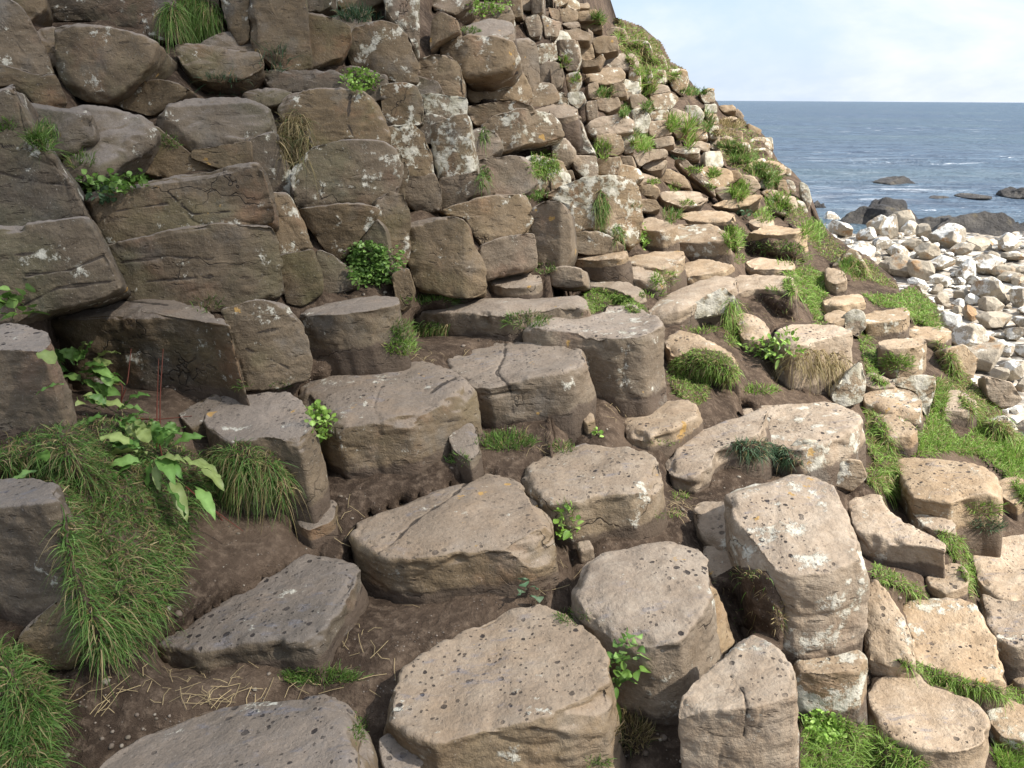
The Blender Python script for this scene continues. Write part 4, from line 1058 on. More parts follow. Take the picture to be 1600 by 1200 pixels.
# --- turf banks: sod with its hanging grass
def turf(pl, label, bulge, pal, nb, length, dry=.12, droop=.9, tiltv=.5, yaw=None, hang=True, up=.4, out=.45, push=0., extra=None, width=.0024, earth=None, spread=.5):
    px = np.array(pl, float)
    d0 = dz(px[:,0].mean(), px[:,1].max())
    root = bpy.data.objects.new('grass_turf', None); C.objects.link(root)
    # sod: a bulged patch lying on the hillside
    n0 = len(ALLV)
    xs_ = np.linspace(px[:,0].min()-6, px[:,0].max()+6, 60); ys_ = np.linspace(px[:,1].min()-6, px[:,1].max()+6, 60)
    X, Y = np.meshgrid(xs_, ys_)
    def sdist(a, b):
        m = 1e9
        for i in range(len(px)):
            p, q = px[i], px[(i+1)%len(px)]; e = q-p; t = max(0,min(1,((a-p[0])*e[0]+(b-p[1])*e[1])/(e@e+1e-9)))
            m = min(m, math.hypot(a-p[0]-t*e[0], b-p[1]-t*e[1]))
        return m if inside(a, b, pl) else -m
    sdv = np.vectorize(sdist)(X, Y); dd = D(X, Y)
    for i in range(60):
        for j in range(60):
            c = cast(bvh, X[i,j], Y[i,j])
            if c is not None: dd[i,j] = min(c[2], dd[i,j]*1.12)
    for _ in range(6):
        dd[1:-1,1:-1] = (dd[2:,1:-1]+dd[:-2,1:-1]+dd[1:-1,2:]+dd[1:-1,:-2]+dd[1:-1,1:-1])/5
    R0 = min(.42*min(np.ptp(px[:,0]), np.ptp(px[:,1])), max(8., float(sdv.max()))); f = np.clip(sdv/R0, -0.2, 1); prof = np.sqrt(np.clip(1-(1-np.clip(f,0,1))**2, 0, 1))
    dd = dd - bulge*prof + .10*np.clip(-sdv/5,0,1)
    V = EN + rays(np.stack([X.ravel(),Y.ravel()],1))*dd.ravel()[:,None]
    V = V + rays(np.stack([X.ravel(),Y.ravel()],1))*(fbm(V*9,3)*.03)[:,None]
    keep = (sdv > -6)
    loops, starts = grid_topology(60, 60, wrap=False); Q = loops.reshape(-1,4); Q = Q[keep.ravel()[Q].all(1)]
    used = np.unique(Q); re = -np.ones(3600,int); re[used] = np.arange(len(used)); Q = re[Q]; V = V[used]
    root.location = V.mean(0); bpy.context.view_layer.update()
    sod = centred('sod', V, Q.ravel(), np.arange(len(Q))*4, M_SOIL, parent=root)
    tb = BVHTree.FromPolygons(V.tolist(), Q.tolist())
    remember(V, Q.ravel(), np.arange(len(Q))*4)
    ok = (lambda a,b: inside(a,b,pl) and (earth is None or not inside(a,b,earth)))
    H = hits(nb, ok, px[:,0].min(), px[:,0].max(), px[:,1].min(), px[:,1].max(), tb)
    for i, q in enumerate(H):
        if np.dot(q[3], EN-q[2]) < 0: H[i] = (q[0],q[1],q[2],-q[3],q[4])
    dt = merge([blades(H, length, width, pal, dry, up=up, out=out, spread=spread, droop=droop), blades([H[i] for i in range(0, len(H), 2)]+[(h[0],h[1],h[2]+np.array([rnd.gauss(0,.006) for _ in range(3)]),h[3],h[4]) for h in H[::2]], length*.5, width*1.25, pal, min(.6, dry+.22), up=.3, out=.5, spread=1.0, droop=.4, segs=3)])
    plant_obj('grass_blades', dt, None, None, parent=root)
    if extra: extra(H, root)
    tag(root, label, 'turf', 'turf banks'); return root
turf(P("-20,705 60,672 150,655 215,650 265,690 330,720 330,770 300,800 292,860 268,930 235,985 190,1020 150,1040 128,1000 112,930 98,860 96,770 60,738 -20,735"), "thick hanging bank of long green grass spilling down beside the left blocks", .15, 'dark', 7600, .078, dry=.2, droop=.75, up=.45, out=.5, spread=.75)
turf(P("330,700 380,694 430,712 452,750 448,790 425,770 400,765 370,775 340,760 320,735"), "long drooping tuft with dry tips hanging over bare earth by the rounded grey column", .07, 'dark', 1300, .095, dry=.33, droop=1.0, spread=.6)
turf(P("-20,1000 30,1015 70,1050 92,1085 85,1150 80,1230 -20,1230"), "dark green grass clump in the bottom left corner", .12, 'dark', 2600, .075, dry=.15, droop=.6, spread=.7)
turf(P("1040,590 1050,562 1085,545 1125,548 1152,568 1156,590 1135,600 1110,590 1104,625 1085,632 1055,615"), "matted turf cushion with straw edges hanging over the pointed slab", .09, 'bright', 3300, .045, dry=.3, droop=.7, width=.002)
turf(P("1395,650 1440,690 1430,715 1480,705 1530,712 1570,740 1600,790 1640,830 1640,700 1600,690 1560,660 1530,665 1500,690 1475,660 1485,600 1462,590 1455,640 1440,680"), "bright green sward running down the slope to the right edge", .05, 'bright', 7000, .075, dry=.1, droop=.6, up=.7)
turf(P("1225,425 1262,415 1290,432 1292,462 1275,480 1290,505 1278,512 1262,480 1245,462 1225,452"), "rounded bright grass bank beside the broad slab in the middle of the slope", .06, 'bright', 1900, .09, dry=.08, droop=.8)
turf(P("1345,460 1400,462 1425,450 1460,478 1468,515 1440,508 1410,485 1370,478"), "thick bright grass hump on the crest of the ridge above the boulders", .08, 'bright', 1900, .11, dry=.12, droop=.9)
turf(P("1240,300 1262,340 1300,372 1335,405 1350,436 1335,440 1305,412 1280,400 1250,362 1225,335 1210,315 1225,290"), "grassy strip running down the crest of the ridge", .025, 'bright', 1900, .08, dry=.4, droop=.8)
turf(P("1355,640 1380,650 1392,690 1408,740 1400,775 1375,770 1352,755 1365,720 1350,690"), "narrow fringe of hanging grass in the cleft right of the long tan slab", .06, 'bright', 1300, .10, dry=.25, droop=1.0)
turf(P("962,32 1000,45 1030,70 1045,100 1068,112 1050,125 1020,118 1000,120 975,90 960,60"), "green and straw grass mound against the sky near the top of the ridge", .08, 'bright', 1900, .13, dry=.4, droop=.6, up=.7)
turf(P("1125,200 1160,195 1190,215 1205,245 1225,270 1195,280 1150,270 1125,245"), "brownish grass bank on the skyline above the sea", .05, 'bright', 1000, .12, dry=.6, droop=.6, up=.6)
turf(P("1260,1120 1330,1125 1400,1165 1440,1190 1430,1240 1250,1240 1250,1160"), "green weeds and grass at the bottom edge under the pale tan pillar", .06, 'bright', 2600, .06, dry=.05, droop=.5, up=.7)
turf(P("1140,690 1190,688 1230,700 1255,725 1235,732 1200,715 1160,715"), "flat patch of blue green grass in the hollow before the white crusted lump", .03, 'blue', 600, .06, dry=.1, droop=.6)
turf(P("1400,1030 1440,1038 1510,1060 1570,1075 1620,1080 1610,1105 1550,1088 1480,1080 1440,1062"), "long strip of grass between the lower right column tops", .03, 'bright', 1200, .05, dry=.1, up=.7)
turf(P("1465,828 1500,838 1518,870 1528,905 1515,935 1505,900 1490,870 1470,850"), "curving strip of grass left of the large pitted tan top", .03, 'bright', 800, .055, dry=.15, up=.7)
turf(P("1365,880 1400,895 1445,925 1440,935 1400,918 1365,905"), "small wedge of grass between low tan columns right of the pillar", .03, 'bright', 420, .055, dry=.1, up=.7)
turf(P("912,455 940,450 980,462 1005,478 1010,487 985,488 960,470 940,488 915,487"), "bright lawn like tuft curling round the tan column with a stepped top", .04, 'bright', 1300, .05, dry=.05, up=.6)
turf(P("1340,520 1358,525 1372,560 1370,585 1390,600 1370,600 1350,575"), "slender bright green patch left of the small stepped tops on the right", .04, 'bright', 600, .07, dry=.1, up=.6)
turf(P("1108,905 1150,884 1198,892 1228,945 1224,1012 1180,992 1146,975 1120,930"), "dark crumbly earth bank with roots between the cupped column and the pale tan pillar", .05, 'mid', 70, .035, dry=.6, up=.3)
turf(P("1160,380 1200,372 1240,374 1262,390 1262,412 1235,402 1190,400 1165,408"), "brown earth bank dotted with moss below the upper pale ledge", .05, 'mid', 160, .05, dry=.3)
turf(P("1150,470 1190,458 1240,462 1262,485 1268,505 1240,505 1205,512 1165,492"), "bare brown earth mound between the broad slab and the round grass bank", .06, 'mid', 60, .04, dry=.6)
turf(P("1462,530 1486,545 1510,590 1560,640 1600,690 1600,712 1560,690 1520,650 1480,600"), "dry straw coloured grass strip bordering the boulders on the right", .05, 'bright', 1900, .10, dry=.5)
turf(P("1340,408 1350,402 1395,440 1400,452 1360,440 1338,425"), "straw tinged grass fringe along the ridge edge over the boulder beach", .02, 'bright', 650, .08, dry=.5)
bvh = make_bvh()
tuft(300,34,95,72,"uppermost big grass tuft drooping over the dark recessed block",'mid',style='hang',dens=.2,lenpx=38,dry=.2)
tuft(346,128,75,38,"bluish grass tuft on the ledge above the rugged rounded block",'blue',lenpx=30)
tuft(428,86,46,52,"spiky rosette of strap leaves by the flat faced columns at the top",'blue',lenpx=42,dens=.05,dry=.05)
tuft(562,18,75,32,"grey green tuft above the tall headed block",'blue',lenpx=28)
tuft(70,205,48,60,"bright tuft left of the smooth lobed block",'mid',lenpx=36)
tuft(8,192,30,30,"little tuft at the left edge beside the white crusted corner",'mid',lenpx=24)
tuft(125,245,60,40,"sparse wiry weed on the flank of the smooth lobed block",'mid',dens=.05,lenpx=24)
tuft(268,212,44,40,"mossy tuft between the lobed and the rugged block",'mid',dens=.1,lenpx=16)
tuft(460,232,56,110,"dead brown grass hanging down the crack beside the grey stained block",[(.16,.12,.06),(.22,.17,.08),(.10,.12,.04)],style='hang',dens=.14,lenpx=42,dry=.5)
tuft(323,472,44,30,"small tuft behind the big domed block",'mid',dens=.07,lenpx=26)
tuft(378,600,30,22,"sparse sprig at the right foot of the big domed block",'mid',dens=.08,lenpx=20)
tuft(440,600,34,18,"thin sprig below the plain brown block",'mid',dens=.08,lenpx=16)
tuft(632,510,44,64,"grass in the cleft right of the short column",'mid',lenpx=24)
tuft(628,538,52,34,"bright tuft at the foot of the cleft grass by the short column",'bright',lenpx=22)
tuft(680,466,100,20,"grass line at the foot of the squat square topped column",'mid',dens=.2,lenpx=16)
tuft(676,516,56,30,"seeding grass drooping over the left end of the stone kerb",'mid',style='hang',lenpx=22,dry=.4)
tuft(822,494,80,34,"tuft at the right end of the stone kerb",'mid',lenpx=18)
tuft(790,682,92,40,"two lobed tuft in the earth below the basin column",'mid',lenpx=26)
tuft(714,714,38,24,"little tuft at the corner of the wide sloping column",'mid',lenpx=20)
tuft(850,258,50,48,"round grass ball hanging on the rock left of the lichen streaked block",'bright',dens=.35,style='mat',lenpx=16)
tuft(838,300,34,28,"round dark tuft under the hanging grass ball",'mid',dens=.35,lenpx=16)
tuft(757,282,20,44,"slim tuft between the plain drum and the plain rounded block",'mid',style='hang',lenpx=20)
tuft(756,214,16,32,"thin tuft beside the dark side of the angular block",'mid',style='hang',lenpx=18)
tuft(940,335,22,72,"grass streak hanging down the big lichen streaked block",'mid',style='hang',lenpx=24,dry=.3)
tuft(965,370,20,40,"tuft under the streak on the big lichen streaked block",'mid',style='hang',lenpx=18,dry=.3)
tuft(852,416,36,22,"small tuft right of the slim upright column",'mid',lenpx=14)
tuft(1036,430,42,34,"soft tuft between two pale ledges",'bright',lenpx=20)
tuft(1018,455,40,22,"tuft right of the long low tan kerb",'bright',lenpx=16)
tuft(1145,520,34,100,"tall grass fringe down the cleft behind the small tan rock",'bright',style='hang',lenpx=28,dry=.25)
tuft(1095,512,64,18,"thin grass on the earth above the pointed slab",'bright',dens=.12,lenpx=14)
tuft(1188,604,60,26,"low grass patch in the hollow of bare earth",'bright',lenpx=16)
tuft(1218,382,90,22,"mossy weeds on the earth face of the upper pale ledge",'mid',dens=.1,lenpx=12)
tuft(1208,450,26,16,"pale little tuft on the broad slab",'bright',lenpx=12,dry=.2)
tuft(1148,362,34,54,"dense tuft at the right side of the rough tan block",'bright',dens=.3,lenpx=20)
tuft(1155,400,18,26,"small tuft beneath the dense one at the rough tan block",'bright',lenpx=14)
tuft(1195,330,34,34,"upright bright tuft next to the fern like rosette",'bright',lenpx=20)
tuft(1050,328,30,40,"feathery pale tuft amid the upper ledges",'mid',lenpx=22,dry=.25)
tuft(1270,352,40,50,"long bright grass below the skyline over the boulders",'bright',lenpx=26)
tuft(1215,310,40,40,"lush grass on the inner side of the ridge strip",'bright',lenpx=22)
tuft(1240,395,60,40,"sparse grass by the brown earth above the round bank",'bright',lenpx=16,dens=.08)
tuft(1325,412,30,34,"spiky tuft on the ridge beside the first white boulders",'mid',lenpx=26)
tuft(1402,560,52,36,"rounded bright tuft on the small stepped tops",'bright',dens=.25,lenpx=18)
tuft(1545,815,64,32,"grass below the big lone pitted top",'blue',lenpx=16)
tuft(1582,1172,60,60,"bright grass in the bottom right corner",'bright',dens=.25,lenpx=30)
tuft(1165,895,60,26,"straggly grass over the rim of the dark hollow",'mid',dens=.05,lenpx=22,dry=.5)
tuft(1215,950,22,60,"dry grass on the right rim of the dark hollow",'dry',dens=.08,lenpx=18,dry=.5)
tuft(895,958,60,30,"grass seam between the bottom pitted top and the cupped column",'mid',lenpx=18,dry=.2,dens=.14)
tuft(500,1052,130,34,"grass line on the dark earth behind the bottom left column",'mid',lenpx=26,dens=.14)
tuft(562,1125,26,60,"grass seam between the two bottom column tops",'mid',lenpx=18,dens=.14)
tuft(990,1125,60,90,"tangle of dead stalks in the cleft below the cupped column",[(.16,.12,.07),(.24,.18,.10),(.08,.11,.03)],dens=.09,lenpx=34,dry=.6)
tuft(935,1188,34,26,"small bright tuft at the bottom edge in the cleft",'mid',lenpx=22)
tuft(1065,772,30,22,"sprig on the pale path right of the pitted grey column",'bright',dens=.1,lenpx=14)
tuft(1045,800,46,22,"sparse grass beside the small oval top",'bright',dens=.12,lenpx=12,dry=.4)
tuft(1035,690,60,14,"thin grass behind the pitted grey column",'bright',dens=.1,lenpx=10)
tuft(885,790,30,46,"dry fringe in the cleft right of the central cracked column",'mid',dens=.08,lenpx=18,dry=.4)
tuft(1270,570,120,50,"dead straw hanging from the pale ledge",'dry',style='hang',dens=.06,lenpx=28,dry=.7)
tuft(1470,600,24,50,"dry grass beside the grassy stripe near the boulders",'mid',lenpx=26,dry=.5)
tuft(1540,790,60,30,"grass by the right rim of the big lone pitted top",'bright',lenpx=18)
tuft(1585,700,60,50,"tall grass of the sward at the right edge",'bright',lenpx=26)
UT = [(935,25,24,30,'mid'),(882,95,15,26,'bright'),(945,140,26,26,'mid'),(975,170,22,26,'mid'),(1012,130,24,40,'bright'),(1010,110,40,18,'bright'),(1085,140,44,20,'mid'),
 (1050,188,18,40,'bright'),(1076,200,18,60,'bright'),(1003,220,36,34,'bright'),(942,230,24,36,'bright'),(1066,243,36,14,'blue'),(1105,185,16,40,'mid'),(1143,190,44,20,'dry'),
 (1140,225,46,20,'mid'),(1115,268,20,22,'bright'),(1155,292,30,40,'bright'),(1185,262,30,28,'mid'),(1086,262,30,16,'bright'),(1108,290,20,14,'bright'),(1022,282,22,14,'bright'),
 (1055,290,20,18,'bright'),(1075,315,24,14,'bright'),(900,120,12,20,'bright'),(1012,163,18,26,'mid'),(995,205,14,22,'mid'),(1160,240,50,30,'mid'),(1130,205,40,16,'dry'),(1205,275,26,40,'mid'),(995,320,16,12,'mid'),(735,45,34,14,'mid')]
for i, (x, y, w_, h_, p_) in enumerate(UT): tuft(x, y, w_, h_, None, p_, dens=.4, lenpx=h_*.7, dry=.2)
leafy(565,130,62,36,"bright green leafy clump on the ledge left of the squarish lichened block",.035,'bright',260)
leafy(180,290,112,38,"trailing patch of small green leaves under the smooth lobed block",.045,'mid',230)
leafy(165,312,36,30,"little drip of green leaves below the trailing patch",.04,'blue',40)
leafy(580,414,76,72,"dense green clover cushion hanging between the left cliff and the slim pillar",.022,'mid',1500,ratio=.9,up=.3)
leafy(600,400,56,44,"upper knob of the green clover cushion",.022,'mid',600,ratio=.9,up=.3) if False else None
leafy(34,476,52,54,"small broad leaved weed at the left edge under the leaning block",.07,'mid',26,ratio=.6)
leafy(505,664,42,50,"bright leafy sprig in the gap right of the rounded grey column",.035,'bright',150)
leafy(890,812,24,44,"small rosette in the cleft behind the cupped column",.04,'bright',34)
leafy(1005,374,18,32,"bright leafy sprig at the right foot of the lichen streaked block",.04,'bright',70)
leafy(765,12,70,30,"leafy weeds at the top edge over the rounded boulder head",.04,'bright',260)
leafy(1210,545,92,30,"feathery leafed weed on the lip of bare earth",.06,'bright',190,ratio=.3)
leafy(1160,332,26,26,"fern like rosette on the slope near the ridge strip",.08,'blue',40,ratio=.3)
leafy(1285,1140,60,50,"clover leaves among the weeds under the pale tan pillar",.018,'bright',330,ratio=.9)
leafy(985,1022,52,50,"broad green leaves sprouting in the cleft under the cupped column",.052,'mid',34,ratio=.62,stalk=.15,droop=.6)
leafy(972,1058,40,44,"lower drooping leaves of the sprout in the cleft",.052,'mid',14,ratio=.6,droop=.8)
leafy(826,930,36,44,"three leaved dock seedling before the central riser",.06,'blue',8,ratio=.6,droop=.7)
tuft(876,694,44,26,"low tuft on the earth behind the pitted grey column",'mid',lenpx=16,dry=.3)
leafy(930,680,22,12,"tiny seedling on the earth beside the fist sized stone",.03,'bright',12)
# the broad leaved dock plant over the turf bank
def dock():
    root = bpy.data.objects.new('dock_plant', None); C.objects.link(root); root.location = cast(bvh, 240, 690)[0]; bpy.context.view_layer.update()
    dat = [(130,600,-40,-25),(115,570,-30,-40),(130,560,10,-30),(150,600,30,20),(100,560,-20,20),(140,575,40,10),(165,640,-40,-30),(200,640,-60,-20),
           (235,690,5,-90),(245,700,30,-70),(260,700,20,-60),(225,700,-70,-10),(215,705,-60,5),(225,725,-70,-8),(240,720,60,-10),(262,690,40,-50),(285,720,50,15),(300,715,45,40),
           (250,750,40,50),(265,745,30,70),(270,690,-10,-50),(190,665,40,-30),(175,610,-20,-60),(305,760,20,30),(100,600,-25,10),(150,560,35,-15),(90,575,-25,-25),(120,620,10,30),(60,735,-30,15),(75,725,-10,-20)]
    for cx_, cy_, rx_, ry_, n_ in ((118,578,52,42,17),(240,705,70,46,20),(175,640,50,34,8)):
        for k in range(n_):
            a_ = rnd.uniform(0, 6.28); q_ = rnd.uniform(.1,.5); dat.append((cx_+math.cos(a_)*rx_*q_, cy_+math.sin(a_)*ry_*q_, math.cos(a_)*rx_*.9, math.sin(a_)*ry_*.8-14))
    B=[];Dd=[]
    for x,y,dx,dy in dat:
        c = cast(bvh, x, y)
        if c is None: continue
        d = c[2]-.115; p = EN+rays([(x,y)])[0]*d; q = EN+rays([(x+dx,y+dy)])[0]*(d-rnd.uniform(-.02,.05)); B.append(p); Dd.append((q-p)+UPV*.01)
    parts = []
    for b_, d_ in zip(B, Dd):
        L_ = min(.125, np.linalg.norm(d_)*1.2+.03)
        parts.append(leaves([b_], [d_/np.linalg.norm(d_)+UPV*.2], L_, max(.030,L_*.36), [(.09,.19,.035),(.13,.25,.05),(.19,.32,.08),(.24,.30,.09)], droop=.45, wavy=.13, segs=10, lenvar=.1, stalk=.12))
    dt = merge(parts); plant_obj('dock_leaves', dt, None, None, mat=M_LEAF, parent=root)
    # red dry stalks
    sts = [((188,640),(180,600)),((245,700),(248,560)),((250,690),(255,545)),((185,640),(205,545)),((210,655),(300,650)),((290,760),(380,830)),((330,790),(360,850)),((255,720),(245,640))]
    V=[];L_=[];S_=[];Cc=[];a=0;b=0
    for (x0,y0),(x1,y1) in sts:
        c0 = cast(bvh,x0,y0); d0=c0[2]-.04; p0=EN+rays([(x0,y0)])[0]*d0; p1=EN+rays([(x1,y1)])[0]*(d0-.02)
        dt = tube([p0,(p0+p1)/2+rng.normal(0,.01,3),p1], .0028); V.append(dt[0]); L_.append(dt[1]+a); S_.append(dt[2]+b); a+=len(dt[0]); b+=len(dt[1])
        Cc.append(np.tile([[.16,.045,.03]],(len(dt[0]),1)))
    plant_obj('dry_stalks', (np.concatenate(V),np.concatenate(L_),np.concatenate(S_),np.concatenate(Cc)), None, None, mat=M_STRAW, parent=root)
    tag(root, "broad leaved dock plant with red stalks sprawling above the hanging grass bank", 'plant')
def tube(pts, r, n=5):
    pts = np.array(pts); t = np.linspace(0,1,9); k = np.linspace(0,1,len(pts)); c = np.stack([np.interp(t,k,pts[:,i]) for i in range(3)],1)
    c[1:-1] = (c[:-2]+c[1:-1]*2+c[2:])/4
    T_ = np.gradient(c,axis=0); T_ /= np.linalg.norm(T_,axis=1,keepdims=True); a = np.cross(T_,[.3,.2,.9]); a/=np.linalg.norm(a,axis=1,keepdims=True); b=np.cross(T_,a)
    an = np.arange(n)/n*2*math.pi; R = r*(1-.6*t)
    V = c[:,None]+R[:,None,None]*(a[:,None]*np.cos(an)[None,:,None]+b[:,None]*np.sin(an)[None,:,None])
    l, s_ = grid_topology(9, n, True); return V.reshape(-1,3), l, s_
dock()
# --- litter: straw and pebbles lying on the bare earth
hb = BVHTree.FromPolygons(Vf.tolist(), loops_h.reshape(-1,4).tolist())
def on_earth(x, y):
    a = cast(bvh, x, y); b = cast(hb, x, y)
    return a if (a and b and abs(a[2]-b[2]) < 1e-3) else None
def straw():
    H = []
    for cx_, cy_, w_, h_, n in [(330,1085,420,70,130),(250,1030,260,60,60),(560,990,120,140,40),(520,820,120,60,50),(450,780,120,60,20),(650,560,160,30,60),(700,450,140,30,20),(860,480,60,20,30),(1060,790,60,40,60),(1130,720,160,50,50),(1260,590,120,60,50),(1190,470,120,40,30),(950,640,60,60,20),(820,690,160,40,30),(860,900,80,80,20)]:
        for _ in range(int(n*.6)):
            x = cx_+rnd.gauss(0,.28)*w_; y = cy_+rnd.gauss(0,.28)*h_; c = on_earth(x,y)
            if c: H.append((x,y,c[0]+c[1]*.006,c[1],c[2]))
    n = len(H); B = np.array([h[2] for h in H]); Nn = np.array([h[3] for h in H]); V=[];q=[];a=0
    for i in range(n):
        dr = np.cross(Nn[i], rng.normal(0,1,3)); dr /= np.linalg.norm(dr); L = rnd.uniform(.02,.085); sd = np.cross(dr,Nn[i])*.0008; m_ = B[i]+Nn[i]*.004+np.cross(dr,Nn[i])*rnd.uniform(-.01,.01)
        for p in (B[i]-dr*L/2, m_, B[i]+dr*L/2): V += [p-sd, p+sd]
        q += [(a,a+1,a+3,a+2),(a+2,a+3,a+5,a+4)]; a += 6
    V=np.array(V); q=np.array(q); col = np.tile([[.42,.32,.17]],(len(V),1))*np.repeat(rng.uniform(.5,1.2,n),6)[:,None]
    plant_obj('dry_grass_litter', (V,q.ravel(),np.arange(len(q))*4,col), "scattered dry grass stalks on the trampled earth", 'litter', mat=M_STRAW, kind='stuff')
straw()
def pebbles():
    V0, F0 = ico(1); V=[];Fq=[];a=0;k=0
    Vc = []
    for _ in range(2800):
        x = rnd.uniform(90,1560); y = rnd.uniform(430,1190)
        if fbm(np.array([[x/60.,y/40.,0.]]),2)[0] < rnd.uniform(-.25,.35): continue
        c = on_earth(x,y)
        if c is None: continue
        s_ = rnd.choice([.002,.003,.003,.004,.004,.006,.009])*rnd.uniform(.6,1.3); M_ = np.array([rnd.uniform(.7,1.2),rnd.uniform(.7,1.2),rnd.uniform(.5,.8)])
        v = V0*M_*(1+rng.normal(0,.12,(len(V0),1)))*s_ + c[0] + c[1]*s_*.2
        V.append(v); Fq.append(F0+a); a += len(v); cc = rnd.choice([(.26,.21,.165),(.33,.28,.22),(.17,.13,.10),(.11,.08,.06),(.20,.16,.12)]); Vc.append(np.tile([cc],(len(v),1)))
    V=np.concatenate(V);Fq=np.concatenate(Fq)
    m = mesh_np('gravel', V, Fq.ravel(), np.arange(len(Fq))*3, M_STRAW, False, np.concatenate(Vc)); o = obj('gravel', m)
    tag(o, "loose grit and small pebbles on the bare earth", 'gravel', kind='stuff')
pebbles()
# ------------------------------------------------------------------ daylight
SUN_EL, SUN_AZ = math.radians(46), math.radians(112)     # azimuth clockwise from the view direction
sd = Vector((math.sin(SUN_AZ)*math.cos(SUN_EL), math.cos(SUN_AZ)*math.cos(SUN_EL), math.sin(SUN_EL)))
sl = bpy.data.lights.new('sun', 'SUN'); sl.energy = 4.6; sl.angle = math.radians(1.2); sl.color = (1.0, .955, .89)
so = bpy.data.objects.new('sun', sl); C.objects.link(so); so.rotation_euler = sd.to_track_quat('Z', 'Y').to_euler(); so.location = (0,0,40)
# a thin cloud added out of view to shade the left of the slope
mc, ntc = newmat('thin_shade_cloud'); s = NT(ntc)
tb = s.new('ShaderNodeBsdfTransparent'); tl = s.new('ShaderNodeBsdfTranslucent'); tl.inputs[0].default_value = (.9,.9,.9,1); mx = s.new('ShaderNodeMixShader'); mx.inputs[0].default_value = .50
s.l.new(tb.outputs[0], mx.inputs[1]); s.l.new(tl.outputs[0], mx.inputs[2]); oo = s.new('ShaderNodeOutputMaterial'); s.l.new(mx.outputs[0], oo.inputs[0])
DC = 190.; e2 = Vector((-1.5, 7.7, 1.2)); e2 = e2 - sd*e2.dot(sd); e2.normalize(); e1 = e2.cross(sd); e1 = e1 if e1.x < 0 else -e1   # e1: to the left, across the light
Vc, Fc_ = ico(5); sdv = np.array(sd); E1 = np.array(e1); E2 = np.array(e2)
edge = np.array([.12, 3.6, 3.9])
loc = Vc*np.array([34, 60, 9.])
bmp = fbm(Vc*2.2+4, 4)*.30; loc = loc*(1+bmp)[:,None]
loc[:,0] = np.maximum(loc[:,0], -30+fbm(loc*.02+3,2)*1.0)
Pc = edge + sdv*DC + E1*30 + np.outer(loc[:,0], E1) + np.outer(loc[:,1], E2) + np.outer(loc[:,2], sdv)
co = centred('shade_cloud', Pc, Fc_.ravel(), np.arange(len(Fc_))*3, mc); tag(co, 'thin pale cloud added unseen before the sun to shade the left slope', 'shade_cloud', kind='stuff')
w = bpy.data.worlds.new('World'); bpy.context.scene.world = w; w.use_nodes = True
nt = w.node_tree; nt.nodes.clear(); s = NT(nt)
sky = s.new('ShaderNodeTexSky', sky_type='NISHITA'); sky.sun_disc = False; sky.sun_elevation = SUN_EL; sky.sun_rotation = SUN_AZ
sky.air_density = 1.0; sky.dust_density = 1.2; sky.ozone_density = 1.5
tc = s.new('ShaderNodeTexCoord'); v = s.vmul(tc.outputs['Generated'], (1., 1., 2.6))
sx = s.new('ShaderNodeSeparateXYZ'); s.l.new(tc.outputs['Generated'], sx.inputs[0])
c1 = s.noise(v, 2.4, 6, .58, dist=.4); cl = s.ramp(c1, .38, .62)
hz = s.ramp(sx.outputs[2], .0, .16, 1., 0.)
blue = s.mix(.62, sky.outputs[0], (3.5,4.3,5.7,1))
blue = s.mix(s.math('MULTIPLY', hz, .55), blue, (3.7,4.4,5.3,1))
cc = s.mix(s.ramp(s.noise(v, 5.5, 5, .6), .35, .65), (4.5,4.95,5.6,1), (5.5,5.6,5.9,1))
colr = s.mix(s.math('MULTIPLY', cl, .85), blue, cc)
bg = s.new('ShaderNodeBackground'); s.l.new(colr, bg.inputs[0]); bg.inputs[1].default_value = .10
o = s.new('ShaderNodeOutputWorld'); s.l.new(bg.outputs[0], o.inputs[0])
sc = bpy.context.scene
sc.view_settings.view_transform = 'Standard'; sc.view_settings.look = 'None'; sc.view_settings.exposure = 1.0; sc.view_settings.gamma = 1
sc.cycles.use_denoising = True; sc.cycles.max_bounces = 5
# ------------------------------------------------------------------ every label singles out one thing
LM = [(300,34,'uppermost big grass tuft'),(428,86,'spiky rosette plant'),(346,128,'bluish tuft'),(565,130,'leafy clump'),(460,232,'hanging dead grass'),(180,290,'trailing leaf patch'),
 (580,414,'green clover cushion'),(750,80,'rounded boulder head'),(850,257,'round grass ball'),(838,300,'dark round tuft'),(868,172,'flat pale capstone'),(862,118,'orange tinted block'),
 (940,330,'big lichen streaked block'),(1005,374,'sprig by the streaked block'),(1003,220,'soft tuft on the slope'),(1076,200,'long green streak'),(1066,243,'spiky blue green weed'),
 (1010,70,'ridge top grass mound'),(1165,235,'skyline grass bank'),(1160,332,'fern like rosette'),(1148,362,'dense tuft beside the tan block'),(1036,430,'tuft between pale ledges'),
 (960,465,'curled lawn tuft'),(1095,575,'matted turf cushion'),(1210,545,'feathery weed'),(1260,450,'round grass bank'),(1410,480,'grass hump on the ridge'),(1402,560,'rounded tuft on small steps'),
 (1375,700,'hanging cleft grass'),(1250,850,'pale tan pillar'),(1480,750,'lone pitted top'),(1400,905,'small grass wedge'),(1500,870,'curving grass strip'),(1510,1070,'long grass strip'),
 (1560,900,'large top at the right edge'),(1000,920,'cupped column'),(700,830,'central cracked column'),(810,560,'basin column'),(1190,660,'long tan slab'),(942,230,'grass by the slim upright face'),
 (1155,292,'grass below the skyline bank'),(1270,352,'long grass over the boulders'),(1325,412,'spiky ridge tuft'),(1085,140,'upper ridge tuft'),(895,8,'topmost blocks on the skyline'),(690,160,'white patched column'),
 (1125,475,'white cornered slab'),(1190,380,'mossy earth bank'),(550,180,'grey stained block'),(690,400,'squat square column')]
